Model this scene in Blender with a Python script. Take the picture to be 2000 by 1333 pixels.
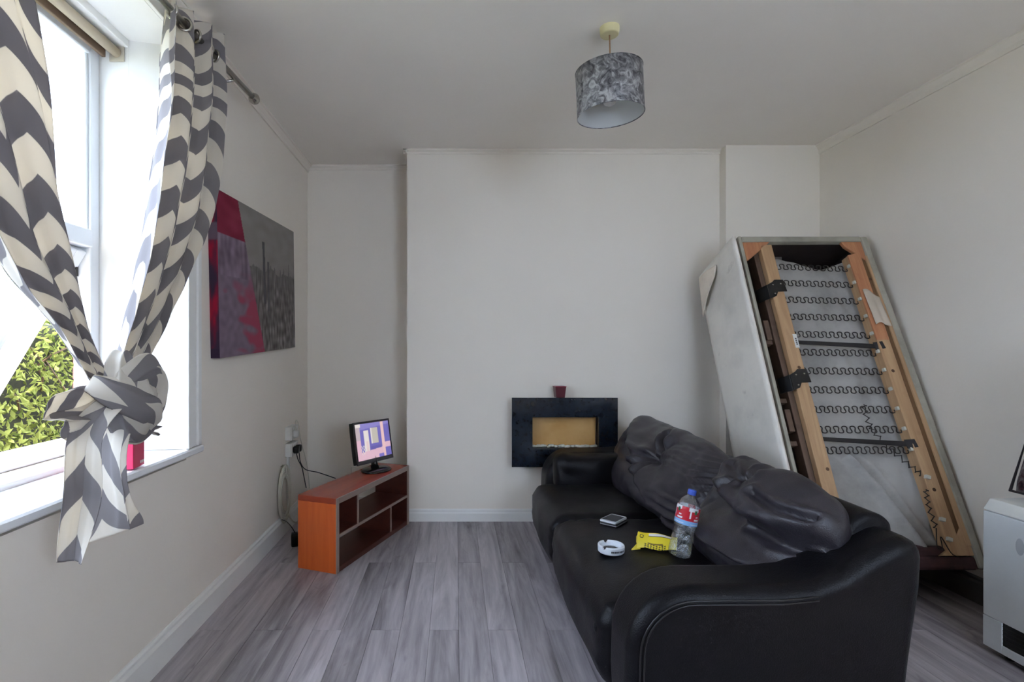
import bpy, bmesh, math, random
import numpy as np
from mathutils import Vector, Matrix, Euler, noise

random.seed(7); RNG = np.random.default_rng(7)
S = bpy.context.scene
for o in list(bpy.data.objects): bpy.data.objects.remove(o)

# ------------------------------------------------------------------ camera, sky, sun, exposure
cd = bpy.data.cameras.new('camera'); cam = bpy.data.objects.new('camera', cd); S.collection.objects.link(cam)
cam.location = (0, 0, 1.214); cam.rotation_euler = (math.radians(90), 0, 0)
cd.sensor_width = 36; cd.lens = 1050 / 2000 * 36
cd.shift_x = 110 / 2000; cd.shift_y = 13.5 / 2000
cd.clip_start = 0.02; cd.clip_end = 200
S.camera = cam
w = bpy.data.worlds.new('sky'); S.world = w; w.use_nodes = True
bg = w.node_tree.nodes['Background']
bg.inputs[0].default_value = (0.63, 0.77, 1.0, 1); bg.inputs[1].default_value = 5.6
sd = bpy.data.lights.new('sun', 'SUN'); sun = bpy.data.objects.new('sun', sd); S.collection.objects.link(sun)
sd.energy = 5.0; sd.color = (1.0, 0.90, 0.76); sd.angle = math.radians(3)
sun.rotation_euler = Vector((0.12, 0.75, -0.9)).to_track_quat('-Z', 'Y').to_euler()
S.view_settings.view_transform = 'Standard'; S.view_settings.look = 'None'
S.view_settings.gamma = 1; S.view_settings.use_curve_mapping = False
S.view_settings.exposure = 1.62

# ------------------------------------------------------------------ helpers
def lin(c):
    """0-255 screen colour to linear"""
    r = []
    for x in c[:3]:
        x /= 255.0
        r.append(x / 12.92 if x <= .04045 else ((x + .055) / 1.055) ** 2.4)
    return tuple(r) + (1.0,)

class NT:
    def __init__(self, name):
        self.m = bpy.data.materials.new(name); self.m.use_nodes = True
        self.t = self.m.node_tree; self.t.nodes.clear()
        self.out = self.n('ShaderNodeOutputMaterial')
    def n(self, typ, **kw):
        nd = self.t.nodes.new(typ)
        for k, v in kw.items(): setattr(nd, k, v)
        return nd
    def link(self, a, b): self.t.links.new(a, b)
    def set(self, sock, v):
        if isinstance(v, bpy.types.NodeSocket): self.link(v, sock)
        else: sock.default_value = v
    def math(self, op, a, b=0.0, c=None):
        nd = self.n('ShaderNodeMath', operation=op)
        self.set(nd.inputs[0], a); self.set(nd.inputs[1], b)
        if c is not None: self.set(nd.inputs[2], c)
        return nd.outputs[0]
    def mix(self, f, a, b):
        nd = self.n('ShaderNodeMix', data_type='RGBA')
        self.set(nd.inputs[0], f); self.set(nd.inputs[6], a); self.set(nd.inputs[7], b)
        return nd.outputs[2]
    def coords(self, kind='Object', scale=(1, 1, 1)):
        tc = self.n('ShaderNodeTexCoord'); mp = self.n('ShaderNodeMapping')
        self.link(tc.outputs[kind], mp.inputs[0]); mp.inputs['Scale'].default_value = scale
        return mp.outputs[0]
    def noise(self, vec, scale, detail=4, rough=.55, dist=0.0):
        nd = self.n('ShaderNodeTexNoise'); self.link(vec, nd.inputs['Vector'])
        nd.inputs['Scale'].default_value = scale; nd.inputs['Detail'].default_value = detail
        nd.inputs['Roughness'].default_value = rough; nd.inputs['Distortion'].default_value = dist
        return nd.outputs['Fac']
    def ramp(self, f, stops):
        nd = self.n('ShaderNodeValToRGB'); self.link(f, nd.inputs[0])
        e = nd.color_ramp.elements
        while len(e) < len(stops): e.new(.5)
        for k, (p, c) in enumerate(stops): e[k].position = p; e[k].color = c
        return nd.outputs[0]
    def bump(self, h, strength, dist=.002):
        nd = self.n('ShaderNodeBump'); self.link(h, nd.inputs['Height'])
        nd.inputs['Strength'].default_value = strength; nd.inputs['Distance'].default_value = dist
        return nd.outputs[0]
    def bsdf(self, color, rough=.5, metal=0.0, normal=None, spec=.5, **kw):
        nd = self.n('ShaderNodeBsdfPrincipled')
        self.set(nd.inputs['Base Color'], color); self.set(nd.inputs['Roughness'], rough)
        nd.inputs['Metallic'].default_value = metal; nd.inputs['Specular IOR Level'].default_value = spec
        if normal is not None: self.link(normal, nd.inputs['Normal'])
        for k, v in kw.items(): self.set(nd.inputs[k], v)
        return nd.outputs[0]
    def done(self, sh): self.link(sh, self.out.inputs[0]); return self.m

def plain(name, c, rough=.5, metal=0.0, var=.08, vs=6.0, bump=0.0, bs=80.0, spec=.5, stretch=(1, 1, 1)):
    """a plain coating: base colour with a little tonal drift and fine relief"""
    t = NT(name); v = t.coords('Object', stretch)
    f = t.noise(v, vs, 4)
    c = lin(c); k = tuple(x * (1 - 2 * var) for x in c[:3]) + (1,)
    col = t.ramp(f, [(.3, k), (.7, c)])
    nm = t.bump(t.noise(v, bs, 3), bump) if bump else None
    return t.done(t.bsdf(col, rough, metal, nm, spec))

def wood(name, c1, c2, rough=.55, scale=1.0, axis=1, spec=.4):
    t = NT(name)
    st = [14 * scale, 14 * scale, 14 * scale]; st[axis] = .9 * scale
    v = t.coords('Object', st)
    f = t.noise(v, 2.2, 7, .62, .6)
    col = t.ramp(f, [(.25, lin(c1)), (.72, lin(c2))])
    kn = t.noise(t.coords('Object', (5, 5, 5)), 1.6, 2)
    col = t.mix(t.ramp(kn, [(.66, (0, 0, 0, 1)), (.74, (.7, .7, .7, 1))]), col, lin(c1))
    return t.done(t.bsdf(col, rough, 0, t.bump(f, .12), spec))

def printed(name, rough=.5, emit=0.0, spec=.4, cloth=False):
    """flat print: colours carried by the mesh's colour attribute"""
    t = NT(name); a = t.n('ShaderNodeAttribute'); a.attribute_name = 'Col'
    kw = {}
    if emit: kw = {'Emission Color': a.outputs['Color'], 'Emission Strength': emit}
    nm = t.bump(t.noise(t.coords(), 600, 2), .15) if cloth else None
    col = a.outputs['Color'] if not emit else (0.01, 0.01, 0.012, 1)
    return t.done(t.bsdf(col, rough, 0, nm, spec, **kw))

class MB:
    def __init__(self): self.v = []; self.f = []; self.uv = []; self.col = []
    def add(self, vs, fs):
        b = len(self.v); self.v += [tuple(p) for p in vs]; self.f += [tuple(b + i for i in f) for f in fs]
        return self
    def box(self, x0, y0, z0, x1, y1, z1):
        x0, x1 = min(x0, x1), max(x0, x1); y0, y1 = min(y0, y1), max(y0, y1); z0, z1 = min(z0, z1), max(z0, z1)
        return self.add([(x0, y0, z0), (x1, y0, z0), (x1, y1, z0), (x0, y1, z0), (x0, y0, z1), (x1, y0, z1), (x1, y1, z1), (x0, y1, z1)],
                        [(0, 3, 2, 1), (4, 5, 6, 7), (0, 1, 5, 4), (1, 2, 6, 5), (2, 3, 7, 6), (3, 0, 4, 7)])
    def prism(self, poly, vec):
        """extrude a closed polygon of 3-D points along vec"""
        n = len(poly); vec = Vector(vec); p = [Vector(q) for q in poly]
        nrm = Vector((0, 0, 0))
        for i in range(n): nrm += p[i].cross(p[(i + 1) % n])
        if nrm.dot(vec) > 0: p = p[::-1]
        vs = p + [q + vec for q in p]
        fs = [tuple(range(n)), tuple(range(2 * n - 1, n - 1, -1))]
        fs += [(i, n + i, n + (i + 1) % n, (i + 1) % n)[::-1][::-1] for i in range(n)]
        fs = fs[:2] + [((i + 1) % n, i, n + i, n + (i + 1) % n) for i in range(n)]
        return self.add(vs, fs)
    def tube(self, pts, r, n=8, closed=False, flat=1.0):
        p = [Vector(q) for q in pts]; m = len(p)
        rs = r if isinstance(r, (list, tuple)) else [r] * m
        vs = []; up = None
        for i in range(m):
            if closed: t = (p[(i + 1) % m] - p[i - 1])
            else: t = p[min(i + 1, m - 1)] - p[max(i - 1, 0)]
            t.normalize()
            if up is None:
                up = Vector((0, 0, 1)) if abs(t.z) < .9 else Vector((1, 0, 0))
            a = (up - t * up.dot(t))
            if a.length < 1e-6: a = t.orthogonal()
            a.normalize(); up = a; b = t.cross(a)
            for k in range(n):
                q = 2 * math.pi * k / n
                vs.append(p[i] + (a * math.cos(q) + b * math.sin(q) * flat) * rs[i])
        fs = []
        for i in range(m if closed else m - 1):
            j = (i + 1) % m
            for k in range(n):
                l = (k + 1) % n
                fs.append((i * n + k, i * n + l, j * n + l, j * n + k))
        if not closed:
            fs.append(tuple(range(n - 1, -1, -1))); fs.append(tuple((m - 1) * n + k for k in range(n)))
        return self.add(vs, fs)
    def lathe(self, prof, c=(0, 0, 0), n=32, loop=False):
        vs = []
        for (r, z) in prof:
            for k in range(n):
                q = 2 * math.pi * k / n; vs.append((c[0] + r * math.cos(q), c[1] + r * math.sin(q), c[2] + z))
        m = len(prof); fs = []
        for i in range(m if loop else m - 1):
            j = (i + 1) % m
            for k in range(n):
                l = (k + 1) % n; fs.append((i * n + k, i * n + l, j * n + l, j * n + k))
        if not loop:
            if prof[0][0] > 1e-5: fs.append(tuple(range(n - 1, -1, -1)))
            if prof[-1][0] > 1e-5: fs.append(tuple((m - 1) * n + k for k in range(n)))
        return self.add(vs, fs)
    def surf(self, P, cu=False, cv=False, uv=None, col=None, flip=False):
        """P: array (nu,nv,3)"""
        nu, nv = P.shape[:2]; b = len(self.v)
        self.v += [tuple(p) for p in P.reshape(-1, 3)]
        if uv is not None: self.uv += [tuple(p) for p in uv.reshape(-1, 2)]
        if col is not None: self.col += [tuple(p) for p in col.reshape(-1, 4)]
        for i in range(nu if cu else nu - 1):
            for j in range(nv if cv else nv - 1):
                i2, j2 = (i + 1) % nu, (j + 1) % nv
                f = (b + i * nv + j, b + i2 * nv + j, b + i2 * nv + j2, b + i * nv + j2)
                self.f.append(f[::-1] if flip else f)
        return self
    def rbox(self, lo, hi, r, n=6, fn=None):
        """box with rounded edges of radius r, n cells a side; fn displaces each point"""
        lo = np.array(lo, float); hi = np.array(hi, float); c = (lo + hi) / 2; h = (hi - lo) / 2
        r = min(r, *(h * .999)) if not isinstance(r, (tuple, list)) else r
        vs = {}; 
        def vid(p):
            k = tuple(np.round(p, 5))
            if k not in vs:
                q = np.array(p)
                rr = np.array([r] * 3) if not isinstance(r, (tuple, list)) else np.array(r)
                pw = q * h; inn = np.clip(pw, -(h - rr), h - rr); d = (pw - inn) / rr
                L = np.linalg.norm(d); 
                if L > 1e-9: d = d / L * min(1.0, max(abs((pw - inn) / rr)))
                pt = c + inn + d * rr
                if fn is not None: pt = fn(pt, q)
                vs[k] = len(self.v); self.v.append(tuple(pt))
            return vs[k]
        nn = n if isinstance(n, (tuple, list)) else (n, n, n)
        for ax in range(3):
            a1, a2 = (ax + 1) % 3, (ax + 2) % 3
            def samp(m): 
                x = np.linspace(-1, 1, m + 1); return np.sign(x) * (1 - (1 - abs(x)) ** 1.35)
            s1, s2 = samp(nn[a1]), samp(nn[a2])
            for sg in (-1, 1):
                for i in range(nn[a1]):
                    for j in range(nn[a2]):
                        q = []
                        for (di, dj) in ((0, 0), (1, 0), (1, 1), (0, 1)):
                            p = [0, 0, 0]; p[ax] = sg; p[a1] = s1[i + di]; p[a2] = s2[j + dj]; q.append(vid(p))
                        self.f.append(tuple(q if sg > 0 else q[::-1]))
        return self
    def move(self, M, start=0):
        for i in range(start, len(self.v)): self.v[i] = tuple(M @ Vector(self.v[i]))
        return self

ROOTM = {}
def rootmat(o):
    while o is not None and o.name not in ROOTM: o = o.parent
    return ROOTM[o.name] if o is not None else Matrix.Identity(4)

def build(name, mb, mat, parent=None, smooth=False, bevel=0.0, seg=2, world=False, angle=35, subsurf=0):
    if world and parent is not None:
        mb.move(rootmat(parent).inverted())
    me = bpy.data.meshes.new(name); me.from_pydata(mb.v, [], mb.f); me.materials.append(mat)
    if mb.uv and len(mb.uv) == len(mb.v):
        l = me.uv_layers.new(name='UVMap'); idx = np.zeros(len(me.loops), dtype=np.int32); me.loops.foreach_get('vertex_index', idx)
        l.data.foreach_set('uv', np.array(mb.uv, dtype=np.float32)[idx].ravel())
    if mb.col and len(mb.col) == len(mb.v):
        a = me.color_attributes.new('Col', 'FLOAT_COLOR', 'POINT'); a.data.foreach_set('color', np.array(mb.col, dtype=np.float32).ravel())
    if smooth: me.polygons.foreach_set('use_smooth', [True] * len(me.polygons))
    me.update()
    o = bpy.data.objects.new(name, me); S.collection.objects.link(o)
    if parent is not None: o.parent = parent
    if bevel:
        b = o.modifiers.new('bevel', 'BEVEL'); b.width = bevel; b.segments = seg; b.limit_method = 'ANGLE'; b.angle_limit = math.radians(angle)
        b.harden_normals = False
    if subsurf:
        b = o.modifiers.new('sub', 'SUBSURF'); b.levels = b.render_levels = subsurf
    return o

def tag(o, label, cat, group=None):
    o['label'] = label; o['category'] = cat
    if group: o['group'] = group
    return o
def struct(name, mb, mat, **kw):
    o = build(name, mb, mat, **kw); o['kind'] = 'structure'; return o
def thing(name, label, cat, loc=(0, 0, 0), rot=(0, 0, 0), group=None):
    o = bpy.data.objects.new(name, None); S.collection.objects.link(o); o.empty_display_size = .1
    o.location = loc; o.rotation_euler = rot
    ROOTM[o.name] = Matrix.Translation(loc) @ Euler(rot).to_matrix().to_4x4()
    return tag(o, label, cat, group)
def dup(o, loc=None, rot=None, parent=None):
    c = o.copy(); S.collection.objects.link(c)
    if parent is not None: c.parent = parent
    if loc is not None: c.location = loc
    if rot is not None: c.rotation_euler = rot
    return c
def catmull(P, t):
    P = np.array(P, float); n = len(P) - 1; x = np.clip(t, 0, 1) * n; i = int(min(x, n - 1)); f = x - i
    p0, p1, p2, p3 = P[max(i - 1, 0)], P[i], P[i + 1], P[min(i + 2, n)]
    return .5 * ((2 * p1) + (p2 - p0) * f + (2 * p0 - 5 * p1 + 4 * p2 - p3) * f * f + (3 * p1 - p0 - 3 * p2 + p3) * f ** 3)
def smoothpath(P, n): return [tuple(catmull(P, k / (n - 1))) for k in range(n)]

# ------------------------------------------------------------------ materials of the room
def wall_mat(name, c, seams=False):
    t = NT(name); v = t.coords('Object')
    big = t.noise(v, .9, 3); col = t.ramp(big, [(.3, tuple(x * .955 for x in lin(c)[:3]) + (1,)), (.7, lin(c))])
    h = t.noise(v, 55, 4)
    if seams:
        v2 = t.coords('Object', (1, 0, 0)); h2 = t.noise(v2, 42, 2, .7)
        h = t.math('ADD', t.math('MULTIPLY', h, .25), t.math('MULTIPLY', h2, 1.0))
    return t.done(t.bsdf(col, .55, 0, t.bump(h, .10 if seams else .12, .004), .3))
M_wall = wall_mat('white wall paint', (243, 234, 221))
M_wallfar = wall_mat('white papered wall', (243, 234, 221), True)
M_ceil = wall_mat('ceiling paint', (247, 240, 229))
M_trim = plain('white gloss trim', (240, 238, 233), .32, var=.02)
M_pvc = plain('white plastic window', (238, 240, 242), .28, var=.01)
M_sill = plain('white gloss sill', (236, 236, 236), .22, var=.02)
M_sub = plain('screed', (70, 68, 68), .8)
M_white = plain('white plastic', (225, 222, 214), .35, var=.03)
M_black = plain('black plastic', (18, 18, 20), .3, var=.05)
M_chrome = plain('brushed steel', (190, 188, 180), .25, metal=1.0, var=.05)

def plank_mat():
    t = NT('grey oak laminate'); oi = t.n('ShaderNodeObjectInfo')
    tc = t.n('ShaderNodeTexCoord'); add = t.n('ShaderNodeVectorMath', operation='ADD')
    sc = t.n('ShaderNodeVectorMath', operation='SCALE'); cb = t.n('ShaderNodeCombineXYZ')
    t.link(oi.outputs['Random'], cb.inputs[0]); t.link(oi.outputs['Random'], cb.inputs[1]); cb.inputs[2].default_value = .3
    t.link(cb.outputs[0], sc.inputs[0]); sc.inputs['Scale'].default_value = 37.0
    t.link(tc.outputs['Object'], add.inputs[0]); t.link(sc.outputs[0], add.inputs[1])
    def mp(s):
        m = t.n('ShaderNodeMapping'); t.link(add.outputs[0], m.inputs[0]); m.inputs['Scale'].default_value = s; return m.outputs[0]
    fine = t.noise(mp((34, 2.2, 1)), 1.0, 7, .68, .9)
    broad = t.noise(mp((9, 1.1, 1)), 1.0, 4, .6, 1.2)
    # cathedral grain: distorted rings in long ovals
    wv = t.n('ShaderNodeTexWave', wave_type='BANDS', bands_direction='X'); t.link(mp((5, .5, 1)), wv.inputs['Vector'])
    wv.inputs['Scale'].default_value = 1.1; wv.inputs['Distortion'].default_value = 16; wv.inputs['Detail'].default_value = 2; wv.inputs['Detail Scale'].default_value = .7
    f = t.math('ADD', t.math('MULTIPLY', fine, .40), t.math('ADD', t.math('MULTIPLY', broad, .56), t.math('MULTIPLY', wv.outputs['Fac'], .05)))
    rnd = t.math('MULTIPLY', t.math('SUBTRACT', oi.outputs['Random'], .5), .13)
    f = t.math('ADD', f, rnd)
    col = t.ramp(f, [(.28, lin((96, 90, 92))), (.52, lin((164, 156, 159))), (.78, lin((206, 198, 201)))])
    kn = t.noise(mp((9, 3.4, 1)), 1.0, 2, .5, 1.2)
    col = t.mix(t.ramp(kn, [(.67, (0, 0, 0, 1)), (.78, (.65, .65, .65, 1))]), col, lin((74, 69, 70)))
    return t.done(t.bsdf(col, t.math('ADD', .34, t.math('MULTIPLY', fine, .16)), 0, t.bump(f, .10, .002), .45))
M_plank = plank_mat()

# ------------------------------------------------------------------ the room shell
H = 2.603; XL, XR = -1.13, 2.492; YN = -1.05; YA, YC, YB = 4.10, 3.77, 3.68
WY0, WY1, WZ0, WZ1 = .28, 2.255, .775, 2.475      # left wall opening, its unseen near end widened for more light
mb = MB().box(XL - .1, YN - .1, -.06, XR + .1, YA + .1, -.004)
floor = struct('floor', mb, M_sub)
def plank_mesh(L, name='plank'):
    m = MB().box(-.0624, -L / 2, -.004, .0624, L / 2, 0.0)
    return m
PW, PL = .1257, 1.46; pcache = {}
ncol = int((XR - XL) / PW) + 2
for k in range(ncol):
    xc = XL + .012 + PW * (k + .5)
    if xc - PW / 2 > XR: break
    yend = YA if xc < -.34 else (YC if xc < 1.849 else YB)
    joint = 2.313 if (k % 2 == 0) else 3.04
    y = joint - 3 * PL
    while y < yend:
        a, b = max(y, YN), min(y + PL, yend)
        if b - a > .02:
            L = round(b - a - .0012, 4)
            if L not in pcache:
                o = build('plank', plank_mesh(L), M_plank, floor, bevel=.0009, seg=1); pcache[L] = o
            else: o = dup(pcache[L], parent=floor)
            o.location = (xc, (a + b) / 2, 0)
        y += PL
struct('ceiling', MB().box(XL - .45, YN - .1, H, XR + .1, YA + .1, H + .12), M_ceil)
lw = MB()
X2 = XL - .42
lw.box(X2, YN, -.06, XL, WY0, H); lw.box(X2, WY1, -.06, XL, YA, H)
lw.box(X2, WY0, -.06, XL, WY1, WZ0 - .03); lw.box(X2, WY0, WZ1 + .03, XL, WY1, H)
struct('wall_left', lw, M_wall)
fw = MB().box(XL - .1, YA, -.06, -.341, YA + .12, H)
fw.box(-.341, YC, -.06, 1.85, YA + .12, H); fw.box(1.85, YB, -.06, XR + .1, YA + .12, H)
struct('wall_far', fw, M_wallfar)
struct('wall_right', MB().box(XR, YN - .1, -.06, XR + .12, YA + .1, H), M_wall)
nw = MB(); nx0, nx1, nz0, nz1 = .85, 1.95, 1.10, 2.22      # unseen window added behind the camera for fill daylight
nw.box(X2, YN - .15, -.06, nx0, YN, H); nw.box(nx1, YN - .15, -.06, XR + .1, YN, H)
nw.box(nx0, YN - .15, -.06, nx1, YN, nz0); nw.box(nx0, YN - .15, nz1, nx1, YN, H)
struct('wall_near', nw, M_wall)

def coving(path_axis, a, b, fixed, sgn, d=.035, h=.04):
    """stepped cornice; runs along x or y"""
    prof = [(0, 0), (d, 0), (d, -.008), (d * .75, -.012), (d * .35, -h * .62), (.010, -h * .8), (.010, -h), (0, -h)]
    if path_axis == 'y': poly = [(fixed + sgn * p, a, H + q) for p, q in prof]; vec = (0, b - a, 0)
    else: poly = [(a, fixed + sgn * p, H + q) for p, q in prof]; vec = (b - a, 0, 0)
    return MB().prism(poly, vec)
struct('trim_1', coving('y', YN, YA, XL, 1, .04, .05), M_wall)
struct('trim_2', coving('x', XL, -.341, YA, -1, .03, .035), M_wall)
struct('trim_3', coving('x', -.365, 1.85, YC, -1, .026, .03), M_wall)
struct('trim_4', coving('y', YN, YB, XR, -1, .03, .06), M_wall)
struct('trim_5', coving('y', YC - .026, YA, -.341, -1, .026, .03), M_wall)

def skirting(name, axis, a, b, fixed, sgn, h, t, mat):
    prof = [(0, 0), (t, 0), (t, h - .03), (t * .62, h - .018), (t * .62, h - .008), (t * .3, h), (0, h)]
    if axis == 'y': poly = [(fixed + sgn * p, a, q) for p, q in prof]; vec = (0, b - a, 0)
    else: poly = [(a, fixed + sgn * p, q) for p, q in prof]; vec = (b - a, 0, 0)
    return struct(name, MB().prism(poly, vec), mat)
skirting('baseboard_left', 'y', YN, YA, XL, 1, .125, .02, M_trim)
skirting('baseboard_far', 'x', -.341, 1.85, YC, -1, .085, .016, M_trim)
skirting('baseboard_alcove', 'x', XL + .02, -.341, YA, -1, .085, .016, M_trim)
skirting('baseboard_right', 'y', YN, YB, XR, -1, .125, .018, plain('shade darkened skirting', (96, 92, 88), .5))  # shade of the far corner put into this skirting's colour

# ------------------------------------------------------------------ the left window
XF = -1.46                                              # inner face of the plastic frame
win = MB()                                              # timber lining of the opening
win.box(-1.34, WY1 - .05, WZ0, XF - .09, WY1 + .02, WZ1)     # far cheek
win.box(-1.34, WY0 - .02, WZ0, XF - .09, WY0 + .05, WZ1)
win.box(-1.34, WY0 + .05, WZ1 - .03, XF - .09, WY1 - .05, WZ1 + .04)
win.box(-1.34, WY0 + .05, WZ0 - .02, XF - .09, WY1 - .05, WZ0 + .035)
win1 = struct('window_1', win, M_trim, bevel=.004)
fy0, fy1, fz0, fz1 = WY0 + .05, WY1 - .05, WZ0 + .035, WZ1 - .03
def bar(name, x0, y0, z0, x1, y1, z1, mat=M_pvc, parent=win1, bevel=.006): return build(name, MB().box(x0, y0, z0, x1, y1, z1), mat, parent, bevel=bevel, seg=2)
bar('frame_stile', XF - .07, fy1 - .055, fz0, XF, fy1, fz1); bar('frame_stile', XF - .07, fy0, fz0, XF, fy0 + .055, fz1)
bar('frame_head', XF - .07, fy0 + .055, fz1 - .055, XF, fy1 - .055, fz1)
bar('frame_foot', XF - .07, fy0 + .055, fz0, XF, fy1 - .055, fz0 + .055)
ZT = 1.615
bar('transom', XF - .075, fy0 + .055, ZT, XF + .012, fy1 - .055, ZT + .07)
bar('glazing_bead', XF - .02, fy1 - .072, ZT + .07, XF - .008, fy1 - .055, fz1 - .055)
def glass_mat(name, haze, refl=.06):
    t = NT(name); tr = t.n('ShaderNodeBsdfTransparent'); gl = t.n('ShaderNodeBsdfGlossy'); gl.inputs['Roughness'].default_value = .02
    df = t.n('ShaderNodeBsdfDiffuse'); df.inputs[0].default_value = (.85, .87, .88, 1)
    tl = t.n('ShaderNodeBsdfTranslucent'); tl.inputs[0].default_value = (.85, .87, .88, 1)
    lw_ = t.n('ShaderNodeLayerWeight'); fc_ = t.math('ADD', t.math('MULTIPLY', t.math('POWER', lw_.outputs['Facing'], 5.0), .85), .03)
    m0 = t.n('ShaderNodeMixShader'); m0.inputs[0].default_value = .5; t.link(df.outputs[0], m0.inputs[1]); t.link(tl.outputs[0], m0.inputs[2])
    m1 = t.n('ShaderNodeMixShader')
    if haze:
        haze_mottle = t.noise(t.coords('Object', (1, 1, 2)), 5, 4); t.link(t.ramp(haze_mottle, [(.2, (haze * .6,) * 3 + (1,)), (.8, (haze * 1.3,) * 3 + (1,))]), m1.inputs[0])
    else: m1.inputs[0].default_value = 0
    t.link(tr.outputs[0], m1.inputs[1]); t.link(m0.outputs[0], m1.inputs[2])
    m2 = t.n('ShaderNodeMixShader'); t.link(fc_, m2.inputs[0]); t.link(m1.outputs[0], m2.inputs[1]); t.link(gl.outputs[0], m2.inputs[2])
    return t.done(m2.outputs[0])
M_glass = glass_mat('window glass', .03); M_hazy = glass_mat('sky haze window glass', .09)  # sash pane whitened to imitate the haze of reflected sky
bar('pane', XF - .045, fy0 + .055, ZT + .07, XF - .039, fy1 - .055, fz1 - .055, M_glass, bevel=0)
# top-hung sash standing open, swung outwards about its upper rail
ang = math.radians(31); hx, hz = XF - .035, ZT - .004; sl = ZT - fz0 - .055
def swing(m): return m.move(Matrix.Translation((hx, 0, hz)) @ Matrix.Rotation(ang, 4, 'Y'))
sy0, sy1 = .90, fy1 - .06
bar('mullion', XF - .07, .80, fz0 + .055, XF, .86, fz1 - .055)  # mullion and near pane are unseen, added to let more light in
bar('pane', XF - .045, fy0 + .055, fz0 + .055, XF - .039, .80, ZT, M_glass, bevel=0)
sm = MB(); sm.box(-.03, sy1 - .055, -sl, .03, sy1, 0); sm.box(-.03, sy0, -sl, .03, sy0 + .055, 0)
sm.box(-.03, sy0 + .055, -.055, .03, sy1 - .055, 0); sm.box(-.03, sy0 + .055, -sl, .03, sy1 - .055, -sl + .06)
sash = build('sash', swing(sm), M_pvc, win1, bevel=.006)
build('pane', swing(MB().box(-.004, sy0 + .055, -sl + .06, .004, sy1 - .055, -.055)), M_hazy, sash)
sb = MB().box(-.036, sy1 - .066, -sl + .06, -.028, sy1 - .055, -.055)
build('gasket', swing(sb), M_black, sash)
st = MB(); st.box(XF - .06, fy1 - .075, 1.50, XF - .045, fy1 - .06, 1.60)
st.tube([(XF - .055, fy1 - .068, 1.58), (XF - .085, fy1 - .075, 1.50), (XF - .075, fy1 - .07, 1.42), (XF - .12, fy1 - .075, 1.37)], .008, 6)
build('friction_stay', st, plain('dark metal', (62, 60, 60), .4, metal=.6), win1)
struct('sill', MB().prism([(-1.11, 0, WZ0 - .006), (-1.117, 0, WZ0), (-1.34, 0, WZ0 + .004), (-1.34, 0, WZ0 - .03), (-1.117, 0, WZ0 - .03), (-1.11, 0, WZ0 - .024)], (0, 2.14, 0)).move(Matrix.Translation((0, .23, .012))), M_sill).name = 'trim_6'
# architrave and reveal lining
ar = MB()
ar.box(XL - .0, WY1 - .01, WZ0 + .016, XL + .016, WY1 + .022, WZ1 + .07); ar.box(XL, WY1 + .022, WZ0 + .016, XL + .010, WY1 + .07, WZ1 + .07); ar.box(XL, WY1 + .07, WZ0 + .016, XL + .018, WY1 + .10, WZ1 + .07)
ar.box(XL, WY0 - .1, WZ1 + .0, XL + .016, WY1 - .01, WZ1 + .07)
struct('trim_7', ar, M_trim, bevel=.003)
rv = MB(); rv.prism([(-1.34, WY1 - .05, WZ0 + .016), (-1.34, WY1 + .02, WZ0 + .016), (XL, WY1 + .02, WZ0 + .016), (XL, WY1 - .0, WZ0 + .016)], (0, 0, WZ1 - WZ0 - .016))
struct('trim_8', rv, M_trim)
struct('trim_9', MB().box(-1.34, WY0, WZ1 - .0, XL, WY1 - .0, WZ1 + .03), M_trim)
w2 = MB()
for a in ((nx0, nz0, nx0 + .06, nz1), (nx1 - .06, nz0, nx1, nz1), (nx0 + .06, nz0, nx1 - .06, nz0 + .06), (nx0 + .06, nz1 - .06, nx1 - .06, nz1), (1.37, nz0 + .06, 1.43, nz1 - .06)):
    w2.box(a[0], YN - .11, a[1], a[2], YN - .05, a[3])
fill_win = struct('fill_window', w2, M_pvc, bevel=.005)
build('pane', MB().box(nx0 + .06, YN - .085, nz0 + .06, nx1 - .06, YN - .08, nz1 - .06), M_glass, fill_win)

# ------------------------------------------------------------------ outside
M_grass = plain('lawn', (134, 136, 84), .9, var=.2, vs=3)
struct('ground_outside', MB().box(-40, -30, -.35, X2 - .01, 45, -.30), M_grass)
struct('bounce_path_outside', MB().box(-2.35, -12, -.30, X2 - .01, 20, -.29), plain('pale bounce paving', (222, 196, 158), .85))  # unseen paving, coloured warm and pale to bounce light onto the ceiling
M_leaf = NT('leaves')
_a = M_leaf.n('ShaderNodeAttribute'); _a.attribute_name = 'Col'
_d = M_leaf.n('ShaderNodeBsdfDiffuse'); _tl = M_leaf.n('ShaderNodeBsdfTranslucent'); _mx = M_leaf.n('ShaderNodeMixShader'); _mx.inputs[0].default_value = .35
M_leaf.link(_a.outputs[0], _d.inputs[0]); M_leaf.link(_a.outputs[0], _tl.inputs[0]); M_leaf.link(_d.outputs[0], _mx.inputs[1]); M_leaf.link(_tl.outputs[0], _mx.inputs[2])
M_leaf = M_leaf.done(_mx.outputs[0])
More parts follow.
